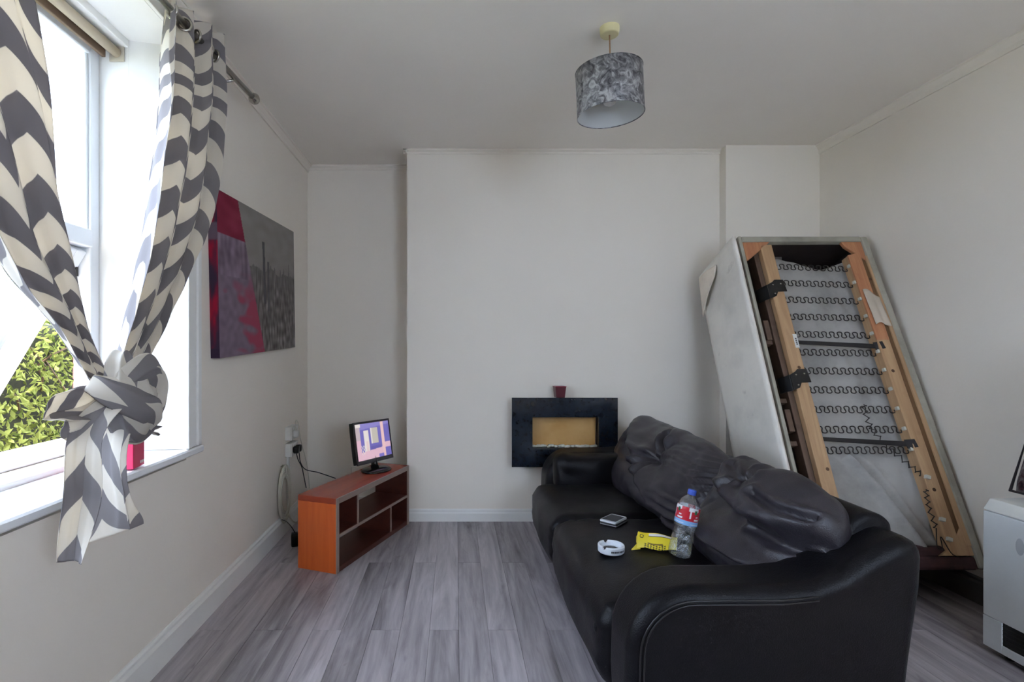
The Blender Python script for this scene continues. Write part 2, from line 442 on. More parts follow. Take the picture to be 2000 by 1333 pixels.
def leaves(pts, nrm, size, cols):
    """one bent two-sided leaf (two quads) at each point"""
    n = len(pts); m = MB()
    d = RNG.normal(size=(n, 3)) * .7 + nrm; d /= np.linalg.norm(d, axis=1)[:, None]
    a = np.cross(d, RNG.normal(size=(n, 3))); a /= np.linalg.norm(a, axis=1)[:, None]; b = np.cross(d, a)
    s = size * RNG.uniform(.6, 1.25, n)[:, None]
    V = np.stack([pts - a * s, pts + b * s * .42 - d * s * .14 + a * s * .1, pts + a * s * 1.1, pts - b * s * .42 - d * s * .14 + a * s * .1], 1)
    m.v = [tuple(p) for p in V.reshape(-1, 3)]
    m.f = [t for k in range(n) for t in ((4 * k, 4 * k + 1, 4 * k + 2), (4 * k, 4 * k + 2, 4 * k + 3))]
    c = np.repeat(cols, 4, 0); m.col = [tuple(x) for x in np.concatenate([c, np.ones((len(c), 1))], 1)]
    return m
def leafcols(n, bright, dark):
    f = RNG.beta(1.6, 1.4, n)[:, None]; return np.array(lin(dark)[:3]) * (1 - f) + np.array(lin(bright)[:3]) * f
hd = thing('hedge', 'yellow-green leafy hedge growing close outside the open window', 'hedge', (-3.0, 3.6, -.3))
def hp(n):
    p = np.zeros((n, 3)); q = np.zeros((n, 3)); f = RNG.uniform(0, 1, n)
    y = np.where(RNG.uniform(0, 1, n) < .8, RNG.uniform(1.4, 6.2, n), RNG.uniform(-2.5, 1.4, n)); front = f < .62
    p[:, 1] = y
    p[front, 0] = -2.40 - RNG.exponential(.035, front.sum()) + .05 * np.sin(y[front] * 5); p[front, 2] = RNG.uniform(-.3, 1.42, front.sum()); q[front] = (1, 0, .5)
    top = ~front; p[top, 0] = RNG.uniform(-3.6, -2.42, top.sum()); p[top, 2] = 1.42 - RNG.exponential(.05, top.sum()) + .06 * np.sin(y[top] * 7 + p[top, 0] * 6); q[top] = (.2, -.2, 1)
    return p, q
p, q = hp(32000)
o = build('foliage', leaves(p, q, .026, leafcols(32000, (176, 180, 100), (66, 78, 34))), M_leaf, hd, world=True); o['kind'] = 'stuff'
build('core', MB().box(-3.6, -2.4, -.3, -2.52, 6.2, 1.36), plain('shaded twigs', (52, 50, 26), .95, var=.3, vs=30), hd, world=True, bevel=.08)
br = MB()
for k in range(26):
    y = random.uniform(1.6, 5.8); z = random.uniform(0, 1.1); a = random.uniform(-.5, .5)
    br.tube([(-2.6, y, z), (-2.47, y + a * .4, z + .2), (-2.40, y + a, z + random.uniform(.3, .45))], [.008, .006, .003], 5)
build('twigs', br, plain('bark', (92, 70, 48), .9), hd, world=True)['kind'] = 'stuff'
for k, (x, y, hgt, rad, lab) in enumerate([(-12.4, 15.2, 3.9, 2.1, 'rounded pale tree beyond the hedge, nearer of the two'), (-20.5, 26, 5.6, 3.2, 'taller pale tree far off beyond the hedge')]):
    tr = thing('garden_tree', lab, 'tree', (x, y, -.3), group='trees beyond the hedge')
    tk = MB().tube([(0, 0, 0), (.05, 0, hgt * .3), (0, .06, hgt * .55)], [.18, .14, .08], 8)
    build('trunk', tk, plain('tree bark', (96, 84, 70), .9), tr, smooth=True)
    n = 3200; u = RNG.normal(size=(n, 3)); u /= np.linalg.norm(u, axis=1)[:, None]
    r = rad * (RNG.uniform(.35, 1, n) ** .4)[:, None]; pp = u * r * np.array([1, 1, .8]) + np.array([0, 0, hgt * .62])
    build('foliage', leaves(pp, u, .16, leafcols(n, (150, 164, 120), (84, 100, 70))), M_leaf, tr)['kind'] = 'stuff'
# neighbouring brick return beside the window
nb = struct('wall_outside', MB().box(-1.86, 2.62, -.3, X2 - .005, 3.1, 3.2), plain('mortar', (150, 142, 136), .9))
M_brick = plain('pink brick', (150, 92, 84), .85, var=.18, vs=9, bump=.3, bs=60)
bm0 = None; bl = {}
for r in range(46):
    z = -.29 + r * .075; x = -1.862 if r % 2 == 0 else -1.862 - 0
    edges = [-1.868, -1.868 + .215, X2 - .006] if r % 2 == 0 else [-1.868, -1.868 + .1025, X2 - .006]
    for a, b in zip(edges[:-1], edges[1:]):
        L = round(b - a - .010, 4)
        if L < .02: continue
        if L not in bl: bl[L] = build('brick', MB().box(-L / 2, 0, 0, L / 2, .05, .065), M_brick, nb, bevel=.004, seg=1); o = bl[L]
        else: o = dup(bl[L], parent=nb)
        o.location = ((a + b) / 2 - .0, 2.612 + random.uniform(-.002, .002), z)
# ------------------------------------------------------------------ sofa
def leather(name, c, rough=.4, bs=240, wr=.25, spec=.3):
    t = NT(name); v = t.coords('Object'); f = t.noise(v, 4, 5)
    col = t.ramp(f, [(.3, lin(c)), (.75, lin(tuple(x * 1.25 + 4 for x in c)))])
    gr = t.n('ShaderNodeTexVoronoi'); t.link(v, gr.inputs['Vector']); gr.inputs['Scale'].default_value = bs
    h = t.math('ADD', t.math('MULTIPLY', gr.outputs['Distance'], .25), t.math('MULTIPLY', t.noise(t.coords('Object', (1, 1, 1)), 22, 5, .6, .8), wr))
    r = t.math('ADD', rough - .08, t.math('MULTIPLY', t.noise(v, 9, 4), .2))
    return t.done(t.bsdf(col, r, 0, t.bump(h, .22, .01), spec))
M_leather = leather('black leather', (8, 7, 11), .40, spec=.20); M_soft = leather('worn charcoal leather', (38, 35, 40), .36, 300, .5, .45)
M_pipe = plain('black piping', (20, 20, 22), .35)
sofa = thing('sofa', 'large worn black leather sofa with slumped cushions in the middle of the floor', 'sofa', (.9, 2.5, 0))
def nz(p, s, seed=0.0): return noise.noise(Vector((p[0] * s + seed, p[1] * s, p[2] * s)))
# near and far arm: rounded bullet front, rising to the back
def arm_profile(dx, dz, drop=0.0):
    pts = [(.485, .05)]
    pts += [(.475, .25), (.478, .36)]
    for k in range(10):
        a = math.pi - (math.pi / 2) * (k / 9)
        pts.append((.478 + .185 + .185 * math.cos(a), .365 + .182 * math.sin(a) - drop * (1 - k / 9)))
    pts += [(.78, .548), (.90, .549), (.99, .558), (1.07, .59), (1.14, .635), (1.19, .662), (1.22, .677), (1.245, .683), (1.268, .681), (1.286, .671), (1.298, .655), (1.303, .632), (1.299, .55), (1.27, .35), (1.235, .05)]
    return [(x + dx, z + dz) for x, z in pts]
def make_arm(y0, y1, dx, dz, seed):
    prof = arm_profile(dx, dz); n = len(prof); P = []
    for i in range(n):
        a, b = np.array(prof[i]), np.array(prof[(i + 1) % n]); L = np.linalg.norm(b - a); k = max(1, int(L / .05))
        for j in range(k): P.append(a + (b - a) * j / k)
    P = np.array(P); c = P.mean(0)
    T = np.roll(P, -1, 0) - np.roll(P, 1, 0); N = np.stack([T[:, 1], -T[:, 0]], 1); N /= np.linalg.norm(N, axis=1)[:, None]
    if ((P - c) * N).sum() < 0: N = -N
    return MB().prism([(x, y0, z) for x, z in P], (0, y1 - y0, 0)), P, N
m, P, N = make_arm(1.48, 1.685, 0, 0, 1.0)
arm1 = build('arm', m, M_leather, sofa, smooth=True, world=True, bevel=.045, seg=5, angle=50); arm1.modifiers[0].harden_normals = True
for off in (-.030, -.041):
    k0 = 0; path = [(P[k][0] + N[k][0] * off, 1.4785, P[k][1] + N[k][1] * off) for k in range(1, len(P)) if P[k][0] < 1.02 and (P[k][1] > .5 or P[k][0] < .6) and P[k][1] > .07]
    build('piping', MB().tube(path, .0026, 6), M_pipe, arm1, smooth=True, world=True)
m, P, N = make_arm(3.34, 3.58, .085, .012, 5.0)
arm2 = build('arm', m, M_leather, sofa, smooth=True, world=True, bevel=.045, seg=5, angle=50); arm2.modifiers[0].harden_normals = True
pad = MB().rbox((.60, 3.22, .33), (1.12, 3.40, .565), .07, 12, lambda p, q: p + np.array([0, -.012 * (1 + nz(p, 7)) + .006 * math.sin(p[0] * 60 + 8 * nz(p, 6)), .012 * nz(p, 8)]))
build('arm_pad', pad, M_leather, arm2, smooth=True, world=True)
# plinth and feet
build('base', MB().rbox((.53, 1.64, .075), (1.24, 3.40, .26), .03, 4), M_leather, sofa, smooth=True, world=True)
for fx, fy in ((.60, 1.56), (.66, 3.45), (1.17, 1.56), (1.24, 3.45)):
    build('foot', MB().lathe([(.022, 0), (.028, .09)], (fx, fy, 0), 12), M_black, sofa, world=True)
# backrest frame
bp = [(1.04, .12), (1.10, .50), (1.155, .66), (1.185, .70), (1.225, .722), (1.275, .718), (1.305, .69), (1.308, .64), (1.25, .10)]
def backfn(p, q): return p
m = MB().prism([(x, 1.60, z) for x, z in bp], (0, 1.93, 0))
build('backrest', m, M_leather, sofa, smooth=True, bevel=.03, seg=3, world=True, angle=20)
# seat cushions
def seat(y0, y1, x0, z1, seed, name='seat_cushion'):
    def fn(p, q):
        p = np.array(p); cr = (1 - abs(q[0]) ** 2.2) * (1 - abs(q[1]) ** 2.6)
        if q[2] > 0: p[2] += .022 * cr * q[2]
        e = max(0, abs(q[1]) - .62) / .38
        if q[0] < -.2: p[0] += .016 * (1 - q[1] ** 2) * q[0]
        front = max(0, -q[0] - .45)
        p[0] += .010 * front * e * math.sin(p[2] * 90 + 6 * nz(p, 6, seed)) + .008 * nz(p, 5, seed) * front
        p[2] += .007 * nz(p, 6, seed) + .0035 * math.sin(p[0] * 70 + 9 * nz(p, 5, seed)) * e * max(0, q[2])
        return p
    m = MB().rbox((x0, y0, .11), (1.12, y1, z1), (.085, .05, .085), (22, 26, 14), fn)
    return build(name, m, M_leather, sofa, smooth=True, world=True)
s1 = seat(1.69, 2.60, .462, .395, 2.0); s2 = seat(2.605, 3.30, .468, .388, 9.0)
bt = MB().lathe([(.0, .006), (.012, .004), (.016, 0), (.012, -.006)], (0, 0, 0), 16).move(Matrix.Translation((.458, 1.76, .30)) @ Matrix.Rotation(math.radians(-90), 4, 'Y'))
build('button', bt, M_leather, s1, smooth=True, world=True)
# slumped back cushions
def cushion(y0, y1, cx, cz, hu, ht, lean, creases, pinches, seed, sag=.35, nu=190, nv=150, topfn=None, ripples=(), crum=1.0, pend=4.5, pend0=None, steps=()):
    t = np.linspace(-1, 1, nu); a = np.sin(t * math.pi / 2); th = np.linspace(0, 2 * math.pi, nv, endpoint=False)
    A, TH = np.meshgrid(a, th, indexing='ij'); c, s = np.cos(TH), np.sin(TH)
    e = 2 / 2.5; cx_ = np.sign(c) * abs(c) ** e; sx = np.sign(s) * abs(s) ** e
    pend = np.where(A < 0, pend0 or pend, pend)
    tap = np.clip(1 - abs(A) ** pend, 0, 1) ** (1 / 3.2)
    tapT = np.clip(1 - abs(A) ** (pend * .7), 0, 1) ** (1 / 2.2)
    y = (y0 + y1) / 2 + (y1 - y0) / 2 * A
    H = hu * tap * (topfn(A) if topfn is not None else 1.0)
    u = H * sx; tt = ht * tapT * cx_ * (1 - sag * sx)
    Yq, Q = y, u
    D = np.zeros_like(A)
    for (poly, dep, wid) in creases:
        best = np.full(A.shape, 9.0)
        for (p0, p1) in zip(poly[:-1], poly[1:]):
            p0 = np.array(p0); p1 = np.array(p1); d = p1 - p0; L2 = (d ** 2).sum()
            k = np.clip(((Yq - p0[0]) * d[0] + (Q - p0[1]) * d[1]) / L2, 0, 1)
            best = np.minimum(best, np.hypot(Yq - p0[0] - k * d[0], Q - p0[1] - k * d[1]))
        D += -dep * np.exp(-(best / wid) ** 2) + .55 * dep * np.exp(-((best - 2.0 * wid) / (1.1 * wid)) ** 2)
    for (ys_, qs_, h_, w_) in steps:
        sg = Q - np.interp(Yq, ys_, qs_); edge = 1 / (1 + np.exp(-(Yq - ys_[0]) / .03)) / (1 + np.exp((Yq - ys_[-1]) / .03))
        D += h_ * np.tanh(sg / w_) * np.exp(-(sg / .11) ** 2) * edge
    for (py, pq, dep, R, k, amp) in pinches:
        r = np.hypot(Yq - py, Q - pq); an = np.arctan2(Q - pq, Yq - py)
        D += -dep * np.exp(-(r / R) ** 2) + amp * np.sin(k * an + 3 * np.sin(an)) * np.exp(-((r - R) / (1.6 * R)) ** 2)
    for (ya, yb, qa, qb, freq, amp, tilt) in ripples:
        win = 1 / (1 + np.exp(-(Yq - ya) / .03)) / (1 + np.exp((Yq - yb) / .03)) / (1 + np.exp(-(Q - qa) / .02)) / (1 + np.exp((Q - qb) / .02))
        D += amp * win * (1 - abs(np.sin((Q + tilt * (Yq - ya) + .012 * np.sin(Yq * 14)) * freq)) ** .7 * 1.0)
    D *= np.clip(cx_ + .35, 0, 1)
    cl, sl_ = math.cos(lean), math.sin(lean)
    T = np.array([-cl, 0, sl_]); U = np.array([sl_, 0, cl])
    X = np.zeros(A.shape + (3,)); X[..., 1] = y
    nrm = (cx_[..., None] * T + .6 * sx[..., None] * U); nrm /= np.linalg.norm(nrm, axis=-1)[..., None] + 1e-6
    X += np.array([cx, 0, cz]) + u[..., None] * U + tt[..., None] * T + D[..., None] * nrm
    for i in range(nu):
        for j in range(nv):
            p = X[i, j]; f = .014 * nz(p, 4.5, seed) + .005 * nz(p, 12, seed)
            wp = (p[0] * 1.2 + .05 * nz(p, 5, seed + 7), p[1] * .42 + .03 * nz(p, 4, seed + 5), p[2] * 1.5)
            n1 = abs(nz(wp, 4.2, seed)); n2 = abs(nz(wp, 8.5, seed + 2))
            f += crum * (-.020 * max(0, 1 - n1 * 6) - .009 * max(0, 1 - n2 * 5)) * max(0, min(1, cx_[i, j] + .5))
            X[i, j] += nrm[i, j] * f
    return MB().surf(X, cv=True)
lean = math.radians(20)
far = cushion(2.16, 3.50, 1.10, .565, .235, .135, lean,
    [([(2.80, .19), (2.72, .09)], .024, .016), ([(2.74, .06), (2.90, .02), (3.05, .03)], .022, .014), ([(2.74, .06), (2.86, -.04)], .018, .012)],
    [(2.74, .06, .060, .06, 7, .014)], 3.0, ripples=[(2.14, 2.62, -.03, .14, 105, .024, .14), (2.14, 2.50, -.20, -.03, 85, .022, .10)], crum=.4,
    steps=[((2.50, 2.60, 2.82, 3.06, 3.30), (-.16, -.12, -.05, .06, .17), .055, .009)], topfn=lambda A: 1.0 + .10 * np.clip(A, 0, 1) - .05 * np.clip(-A, 0, 1))
build('back_cushion', far, M_soft, sofa, smooth=True, world=True)
near = cushion(1.575, 2.25, 1.105, .562, .222, .140, math.radians(23),
    [([(1.62, .10), (1.74, .085), (1.86, .10)], .022, .011), ([(1.60, .02), (1.72, -.01), (1.84, -.0)], .024, .012), ([(2.10, .16), (2.0, .13), (1.93, .15)], .016, .012)],
    [(1.97, .13, .022, .05, 5, .010)], 11.0, crum=.35, pend=6.0, pend0=3.2,
    steps=[((1.58, 1.70, 1.82, 1.96, 2.06, 2.12, 2.16), (.07, .03, .02, .035, .06, .11, .24), .052, .009), ((1.66, 1.78, 2.0, 2.12), (-.11, -.13, -.135, -.125), .034, .009)])
build('back_cushion', near, M_soft, sofa, smooth=True, world=True)

# ------------------------------------------------------------------ things lying on the sofa
from mathutils.bvhtree import BVHTree
_t = BVHTree.FromPolygons([sofa_o + v.co for v in s1.data.vertices for sofa_o in (Vector((.9, 2.5, 0)),)], [tuple(p_.vertices) for p_ in s1.data.polygons])
def seat_z(x, y, r):
    z = 0
    for a in range(9):
        for k in (0, .5, 1):
            h = _t.ray_cast(Vector((x + r * k * math.cos(a * .785), y + r * k * math.sin(a * .785), 1)), Vector((0, 0, -1)))[0]
            if h is not None: z = max(z, h.z)
    return z + .001
def paintcols(P, fn): return np.array([[fn(*uv) for uv in row] for row in P])
# bottle
th_b = math.radians(12)
bot = thing('plastic_bottle', 'empty clear plastic bottle with blue cap and red label leaning on the sofa cushion', 'bottle', (.842, 2.03, seat_z(.842, 2.03, .045) + .0125), (0, th_b, 0))
t = NT('clear plastic'); gb = t.n('ShaderNodeBsdfGlossy'); gb.inputs['Roughness'].default_value = .06; tb = t.n('ShaderNodeBsdfTransparent'); tb.inputs[0].default_value = (.90, .94, .97, 1)
fr = t.n('ShaderNodeLayerWeight'); fr.inputs[0].default_value = .35; mx = t.n('ShaderNodeMixShader')
t.link(t.math('ADD', t.math('MULTIPLY', fr.outputs['Facing'], .6), .16), mx.inputs[0]); t.link(tb.outputs[0], mx.inputs[1]); t.link(gb.outputs[0], mx.inputs[2])
t.link(t.bump(t.noise(t.coords('Object', (1, 1, .6)), 45, 4, .6, 1.5), .55, .012), gb.inputs['Normal']); M_pet = t.done(mx.outputs[0])
prof = [(.008, .006), (.034, 0), (.041, .006), (.0425, .02), (.041, .05), (.0395, .062), (.042, .075), (.0405, .088), (.037, .105), (.040, .122), (.043, .135), (.043, .20), (.041, .218), (.033, .238), (.021, .252), (.0145, .258), (.0135, .272)]
bot.scale = (.95, .95, .89)
build('shell', MB().lathe(prof, n=40), M_pet, bot, smooth=True)
build('cap', MB().lathe([(.0155, .262), (.016, .264), (.016, .280), (.0145, .284), (0, .284)], n=24), plain('blue plastic', (62, 92, 190), .35), bot, smooth=False, bevel=.001)
nu, nv = 34, 96; G = np.zeros((nu, nv, 3)); Cc = np.zeros((nu, nv, 4)); rd, bl_, wt, gr_ = lin((196, 36, 52)), lin((132, 176, 222)), lin((222, 222, 226)), lin((60, 110, 80))
for i in range(nu):
    for j in range(nv):
        a = 2 * math.pi * j / nv - 1.9; z = .139 + .075 * i / (nu - 1); r = .0434
        if z > .203: r = .0434 - (z - .203) * .10
        G[i, j] = (r * math.cos(a), r * math.sin(a), z)
        f = i / (nu - 1); k = (j / nv * 4) % 1.0
        c = bl_ if f < .27 else rd
        if f > .80 and k < .55: c = wt
        if .68 < f < .9 and .30 < k < .5: c = gr_
        if .50 < f < .56 and .42 < k < .62: c = wt
        if .33 < f < .42 and .36 < k < .7: c = wt
        if .08 < f < .12 and .2 < k < .8: c = wt
        if f > .42 and .08 < k < .14: c = wt
        Cc[i, j] = c
build('label', MB().surf(G, cv=True, col=Cc), printed('bottle label', .3), bot, smooth=True)
# ashtray
ash = thing('ashtray', 'round white ashtray with notched rim and small dark print, on the sofa seat', 'ashtray', (.607, 2.10, seat_z(.607, 2.10, .052)))
pr = [(0, 0), (.046, 0), (.050, .004), (.051, .026), (.049, .030), (.045, .030), (.042, .026), (.041, .012), (0, .010)]
m = MB(); n = 48; vs = []
for (r, z) in pr[1:-1]:
    for k in range(n):
        a = 360 * k / n; zz = z
        for g in (100, 220, 340):
            if abs((a - g + 180) % 360 - 180) < 9 and z > .02 : zz = .019
        vs.append((r * math.cos(math.radians(a)), r * math.sin(math.radians(a)), zz))
mm = len(pr) - 2; fs = [(i * n + k, i * n + (k + 1) % n, (i + 1) * n + (k + 1) % n, (i + 1) * n + k) for i in range(mm - 1) for k in range(n)]
fs += [tuple(range(n - 1, -1, -1)), tuple((mm - 1) * n + k for k in range(n))]; m.add(vs, fs)
build('bowl', m, plain('white melamine', (214, 218, 224), .25, var=.02), ash)
build('ash', MB().lathe([(0, .0135), (.02, .013), (.034, .0118), (.040, .0112)], n=24), plain('ash', (96, 94, 96), .95, var=.45, vs=70), ash)
def cyl_print(w_deg, c_deg, z0, z1, r, fn, nu=10, nv=60):
    G = np.zeros((nu, nv, 3)); 
    m = MB()
    for j in range(nv):
        if not fn(j / nv): continue
        a0 = math.radians(c_deg - w_deg / 2 + w_deg * j / nv); a1 = math.radians(c_deg - w_deg / 2 + w_deg * (j + 1) / nv)
        b = len(m.v); m.v += [(r * math.cos(a), r * math.sin(a), z) for a, z in ((a0, z0), (a1, z0), (a1, z1), (a0, z1))]; m.f.append((b, b + 1, b + 2, b + 3))
    return m
build('print', cyl_print(66, -72, .0115, .0185, .0513, lambda x: (x * 9) % 1 < .72), plain('dark print', (30, 32, 44), .5), ash)
# two phones, one on the other
def slab(parent, name, w_, l_, h_, z0, mat, r=.009):
    pts = []
    for (sx, sy, a0) in ((1, 1, 0), (-1, 1, 90), (-1, -1, 180), (1, -1, 270)):
        for k in range(5):
            a = math.radians(a0 + 22.5 * k); pts.append((sx * (w_ / 2 - r) + r * math.cos(a), sy * (l_ / 2 - r) + r * math.sin(a), z0))
    return build(name, MB().prism(pts, (0, 0, h_)), mat, parent, bevel=.0012, seg=2)
M_silver = plain('white phone edge', (206, 208, 212), .25); M_screen = plain('dark glass screen', (34, 38, 46), .35, spec=.2)
pr_ = (0, 0, math.radians(-44))
box_ = thing('phone_case', 'black case or wallet lying under the white phone on the sofa seat', 'phone case', (.723, 2.46, seat_z(.723, 2.46, .065)), (0, 0, math.radians(-41)))
slab(box_, 'case', .080, .118, .014, 0, M_black, .006); slab(box_, 'rim', .0815, .1195, .002, .005, M_silver, .006)
ph = thing('phone', 'white framed phone with dark screen on a black case on the sofa', 'phone', (.722, 2.462, seat_z(.723, 2.46, .065) + .0142), pr_)
slab(ph, 'body', .078, .116, .008, 0, M_silver); slab(ph, 'screen', .066, .088, .0006, .0081, M_screen, .003)
# tobacco pouch
yl = lin((226, 204, 44)); dk = lin((42, 40, 30)); wh = lin((226, 220, 214)); br_ = lin((120, 96, 40))
po = thing('tobacco_pouch', 'folded yellow pouch with white stripe lying against the clear bottle', 'pouch', (.722, 2.135, seat_z(.80, 2.135, .085) + .001), (0, 0, math.radians(-8)))
nu, nv = 44, 60; G = np.zeros((nu, nv, 3)); Cc = np.zeros((nu, nv, 4))
for i in range(nu):
    for j in range(nv):
        f, g = i / (nu - 1), j / (nv - 1)
        x = .004 + .150 * g - .014 * (1 - f); hgt = .052 - .014 * g
        y = -.028 + .040 * f + .006 * math.sin(g * 6); z = .004 + hgt * math.sin(f * 1.5) + .003 * math.sin(g * 9 + f * 3)
        G[i, j] = (x, y, z)
        c = yl
        if .72 < f < .93 and .30 < g < .84: c = wh
        if (.66 < f < .72 and .28 < g < .86) or (.72 < f < .93 and .84 < g < .86): c = dk
        r = math.hypot((f - .60) * .9, (g - .11) * 2.2)
        if .07 < r < .12: c = dk
        if f < .22 and .2 < g < .72 and math.sin(g * 90) + math.sin(f * 70 + g * 30) > .2: c = dk
        if .22 <= f < .30 and .28 < g < .66: c = br_
        Cc[i, j] = c
body = build('front_panel', MB().surf(G, col=Cc), printed('yellow print', .35), po, smooth=True)
sl2 = body.modifiers.new('thick', 'SOLIDIFY'); sl2.thickness = .003
m = MB().prism([(.0, .012, .004), (.15, .012, .004), (.154, .030, .004), (.0, .034, .004)], (0, 0, .034)); 
build('back_panel', m, plain('yellow foil', (214, 192, 40), .4), po, bevel=.006)
build('flap', MB().prism([(-.03, -.040, .001), (.006, -.026, .002), (.012, -.006, .012), (-.006, -.018, .016)], (0, .003, .003)), plain('yellow flap', (222, 200, 60), .4), po)

# ------------------------------------------------------------------ sofa base stood on end
BW, BL, BD = .782, 1.83, .49
sb = thing('upended_sofa_base', 'cream covered sofa base stood on end against the wall, showing springs and timber rails', 'sofa base', (1.662, 2.497, .187), (math.radians(67.6), 0, 0))
def cloth_mat(name, c, stain=.25, bump=.15):
    t = NT(name); v = t.coords('Object'); f = t.noise(v, 3.5, 5, .6)
    d = tuple(x * (1 - stain) for x in c)
    col = t.ramp(f, [(.28, lin(d)), (.55, lin(c))])
    sp = t.noise(v, 11, 3); col = t.mix(t.ramp(sp, [(.68, (0, 0, 0, 1)), (.80, (.35, .35, .35, 1))]), col, lin((120, 108, 88)))
    return t.done(t.bsdf(col, .9, 0, t.bump(t.noise(v, 14, 5), bump, .01), .15))
M_calico = cloth_mat('cream calico', (240, 233, 222), .08); M_edge = cloth_mat('grubby edge cloth', (172, 166, 150), .2)
M_dust = cloth_mat('grey white dust cloth', (182, 178, 172), .2, .4); M_brown = plain('dark brown cloth', (52, 38, 36), .9, var=.2, vs=14)
M_velvet = plain('dark red velvet', (74, 44, 46), .9, var=.25, vs=20, bump=.4, bs=30)
M_pine = wood('pine', (166, 128, 92), (202, 166, 126)); M_redpine = wood('reddish pine', (170, 106, 74), (204, 146, 104)); M_greypine = wood('dark pine', (84, 66, 56), (118, 96, 80))  # M_greypine is a darker pine for the rail's left side and blocks
M_strap = plain('black tape', (34, 30, 30), .7); M_wire = plain('spring wire', (58, 52, 48), .45, metal=.5); M_clip = plain('white clip', (214, 210, 196), .5)
wr_ = BW + .035   # it widens towards the foot
def xr(s): return BW + .035 * (1 - s / BL)
# outer shell: left side, right side, back, top, bottom
ls = np.zeros((40, 16, 3))
for i in range(40):
    for j in range(16):
        s = BL * i / 39; z = -BD * j / 15; bul = .012 * math.sin(math.pi * j / 15) * math.sin(math.pi * i / 39)
        ls[i, j] = (-bul + .006 * nz((s, z, 0), 5, 3) * min(1, j / 2), s, z)
side = build('side_cover', MB().surf(ls), M_calico, sb, smooth=True); q = side.modifiers.new('thick', 'SOLIDIFY'); q.thickness = .016; q.offset = -1 if False else 1
fl = np.zeros((14, 14, 3))
for i in range(14):
    for j in range(14):
        u_, v_ = i / 13, j / 13
        s = 1.80 - .10 * u_ - .20 * v_ * (1 - .45 * u_); z = -.30 - .20 * v_ + .02 * u_
        s = 1.80 - .27 * v_ * (1 - u_ * .75) - .035 * u_; z = -.22 - .24 * (1 - u_) - .02 * v_
        fl[i, j] = (-.026 - .016 * math.sin(math.pi * u_) * (1 - .4 * v_) - .012 * v_, s, z)
flap = build('torn_flap', MB().surf(fl), cloth_mat('cream flap', (238, 224, 206), .1), sb, smooth=True); q = flap.modifiers.new('thick', 'SOLIDIFY'); q.thickness = .004
def face_strip(name, quad, z0, z1, mat, bevel=.004):
    return build(name, MB().prism([(x, s, z0) for x, s in quad], (0, 0, z1 - z0)), mat, sb, bevel=bevel, seg=2)
face_strip('left_edge', [(.016, .0), (.034, 0), (.034, BL), (.016, BL)], -.05, 0, M_edge)
face_strip('right_edge', [(xr(0) - .042, 0), (xr(0), 0), (xr(BL), BL), (xr(BL) - .04, BL)], -.06, 0, M_edge, .01)
face_strip('right_cover', [(xr(0) - .012, 0), (xr(0), 0), (xr(BL), BL), (xr(BL) - .012, BL)], -BD + .02, -.06, M_calico, .002)
face_strip('inner_lining', [(xr(0) - .02, 0), (xr(0) - .012, 0), (xr(BL) - .012, BL), (xr(BL) - .02, BL)], -BD + .02, -.06, M_brown, .001)
face_strip('top_edge', [(.034, BL - .038), (xr(BL) - .04, BL - .034), (xr(BL) - .04, BL), (.034, BL)], -.045, 0, M_edge, .008)
face_strip('top_cover', [(.02, BL - .012), (xr(BL) - .012, BL - .012), (xr(BL) - .012, BL), (.02, BL)], -BD + .02, -.045, M_calico, .002)
face_strip('inner_lining', [(.02, BL - .026), (xr(BL) - .02, BL - .026), (xr(BL) - .02, BL - .012), (.02, BL - .012)], -BD + .02, -.045, M_brown, .001)
face_strip('bottom_edge', [(.034, -.005), (xr(0) - .04, -.005), (xr(0) - .04, .055), (.034, .055)], -.16, -.006, M_velvet, .012)
build('back_panel', MB().box(.0, 0, -BD, xr(BL), BL, -BD + .025), M_brown, sb)
build('floor_cloth', MB().box(.016, -.002, -BD + .02, xr(0) - .01, .012, -.012), M_brown, sb)
build('inner_lining', MB().box(.016, .02, -BD + .025, .022, BL - .04, -.05), M_brown, sb)
build('cavity_lining', MB().box(.1, .02, -.30, .7, BL - .04, -.29), M_brown, sb)
# corner blocks
face_strip('corner_block', [(.036, BL - .038), (.20, BL - .036), (.055, BL - .155), (.036, BL - .165)], -.03, -.006, M_redpine)
face_strip('corner_block', [(xr(BL) - .042, BL - .036), (xr(BL) - .16, BL - .036), (xr(BL) - .145, BL - .07), (xr(BL) - .05, BL - .16), (xr(BL) - .042, BL - .16)], -.028, -.006, M_redpine)
face_strip('corner_block', [(xr(0) - .042, .056), (xr(0) - .20, .056), (xr(0) - .13, .10), (xr(0) - .06, .19), (xr(0) - .042, .19)], -.03, -.006, M_pine)
# rails
lr = build('left_rail', MB().prism([(.140, .02, -.006), (.212, .02, -.006), (.206, 1.775, -.006), (.136, 1.775, -.006)], (0, 0, -.035)), M_pine, sb, bevel=.003)
build('left_rail_backing', MB().prism([(.112, .02, -.045), (.150, .02, -.045), (.146, 1.76, -.045), (.110, 1.76, -.045)], (0, 0, -.075)), M_greypine, sb, bevel=.003)
for s in (1.17, .83, .60): build('cross_block', MB().box(.024, s - .012, -.10, .105, s + .012, -.06), M_greypine, sb, bevel=.002)
for s in (1.24, .72): build('glue_block', MB().box(.075, s - .06, -.11, .104, s + .06, -.05), M_greypine, sb, bevel=.002)
def rx(s, a0, a1): return a1 + (a0 - a1) * (1 - s / BL)
build('right_rail', MB().prism([(.662, .056, -.004), (.724, .056, -.004), (.708, 1.70, -.004), (.636, 1.70, -.004)], (0, 0, -.06)), M_pine, sb, bevel=.003)
build('upper_rail', MB().prism([(.6445, 1.16, -.003), (.7130, 1.16, -.003), (.708, 1.72, -.003), (.634, 1.70, -.003)], (0, 0, -.01)), M_redpine, sb, bevel=.002)
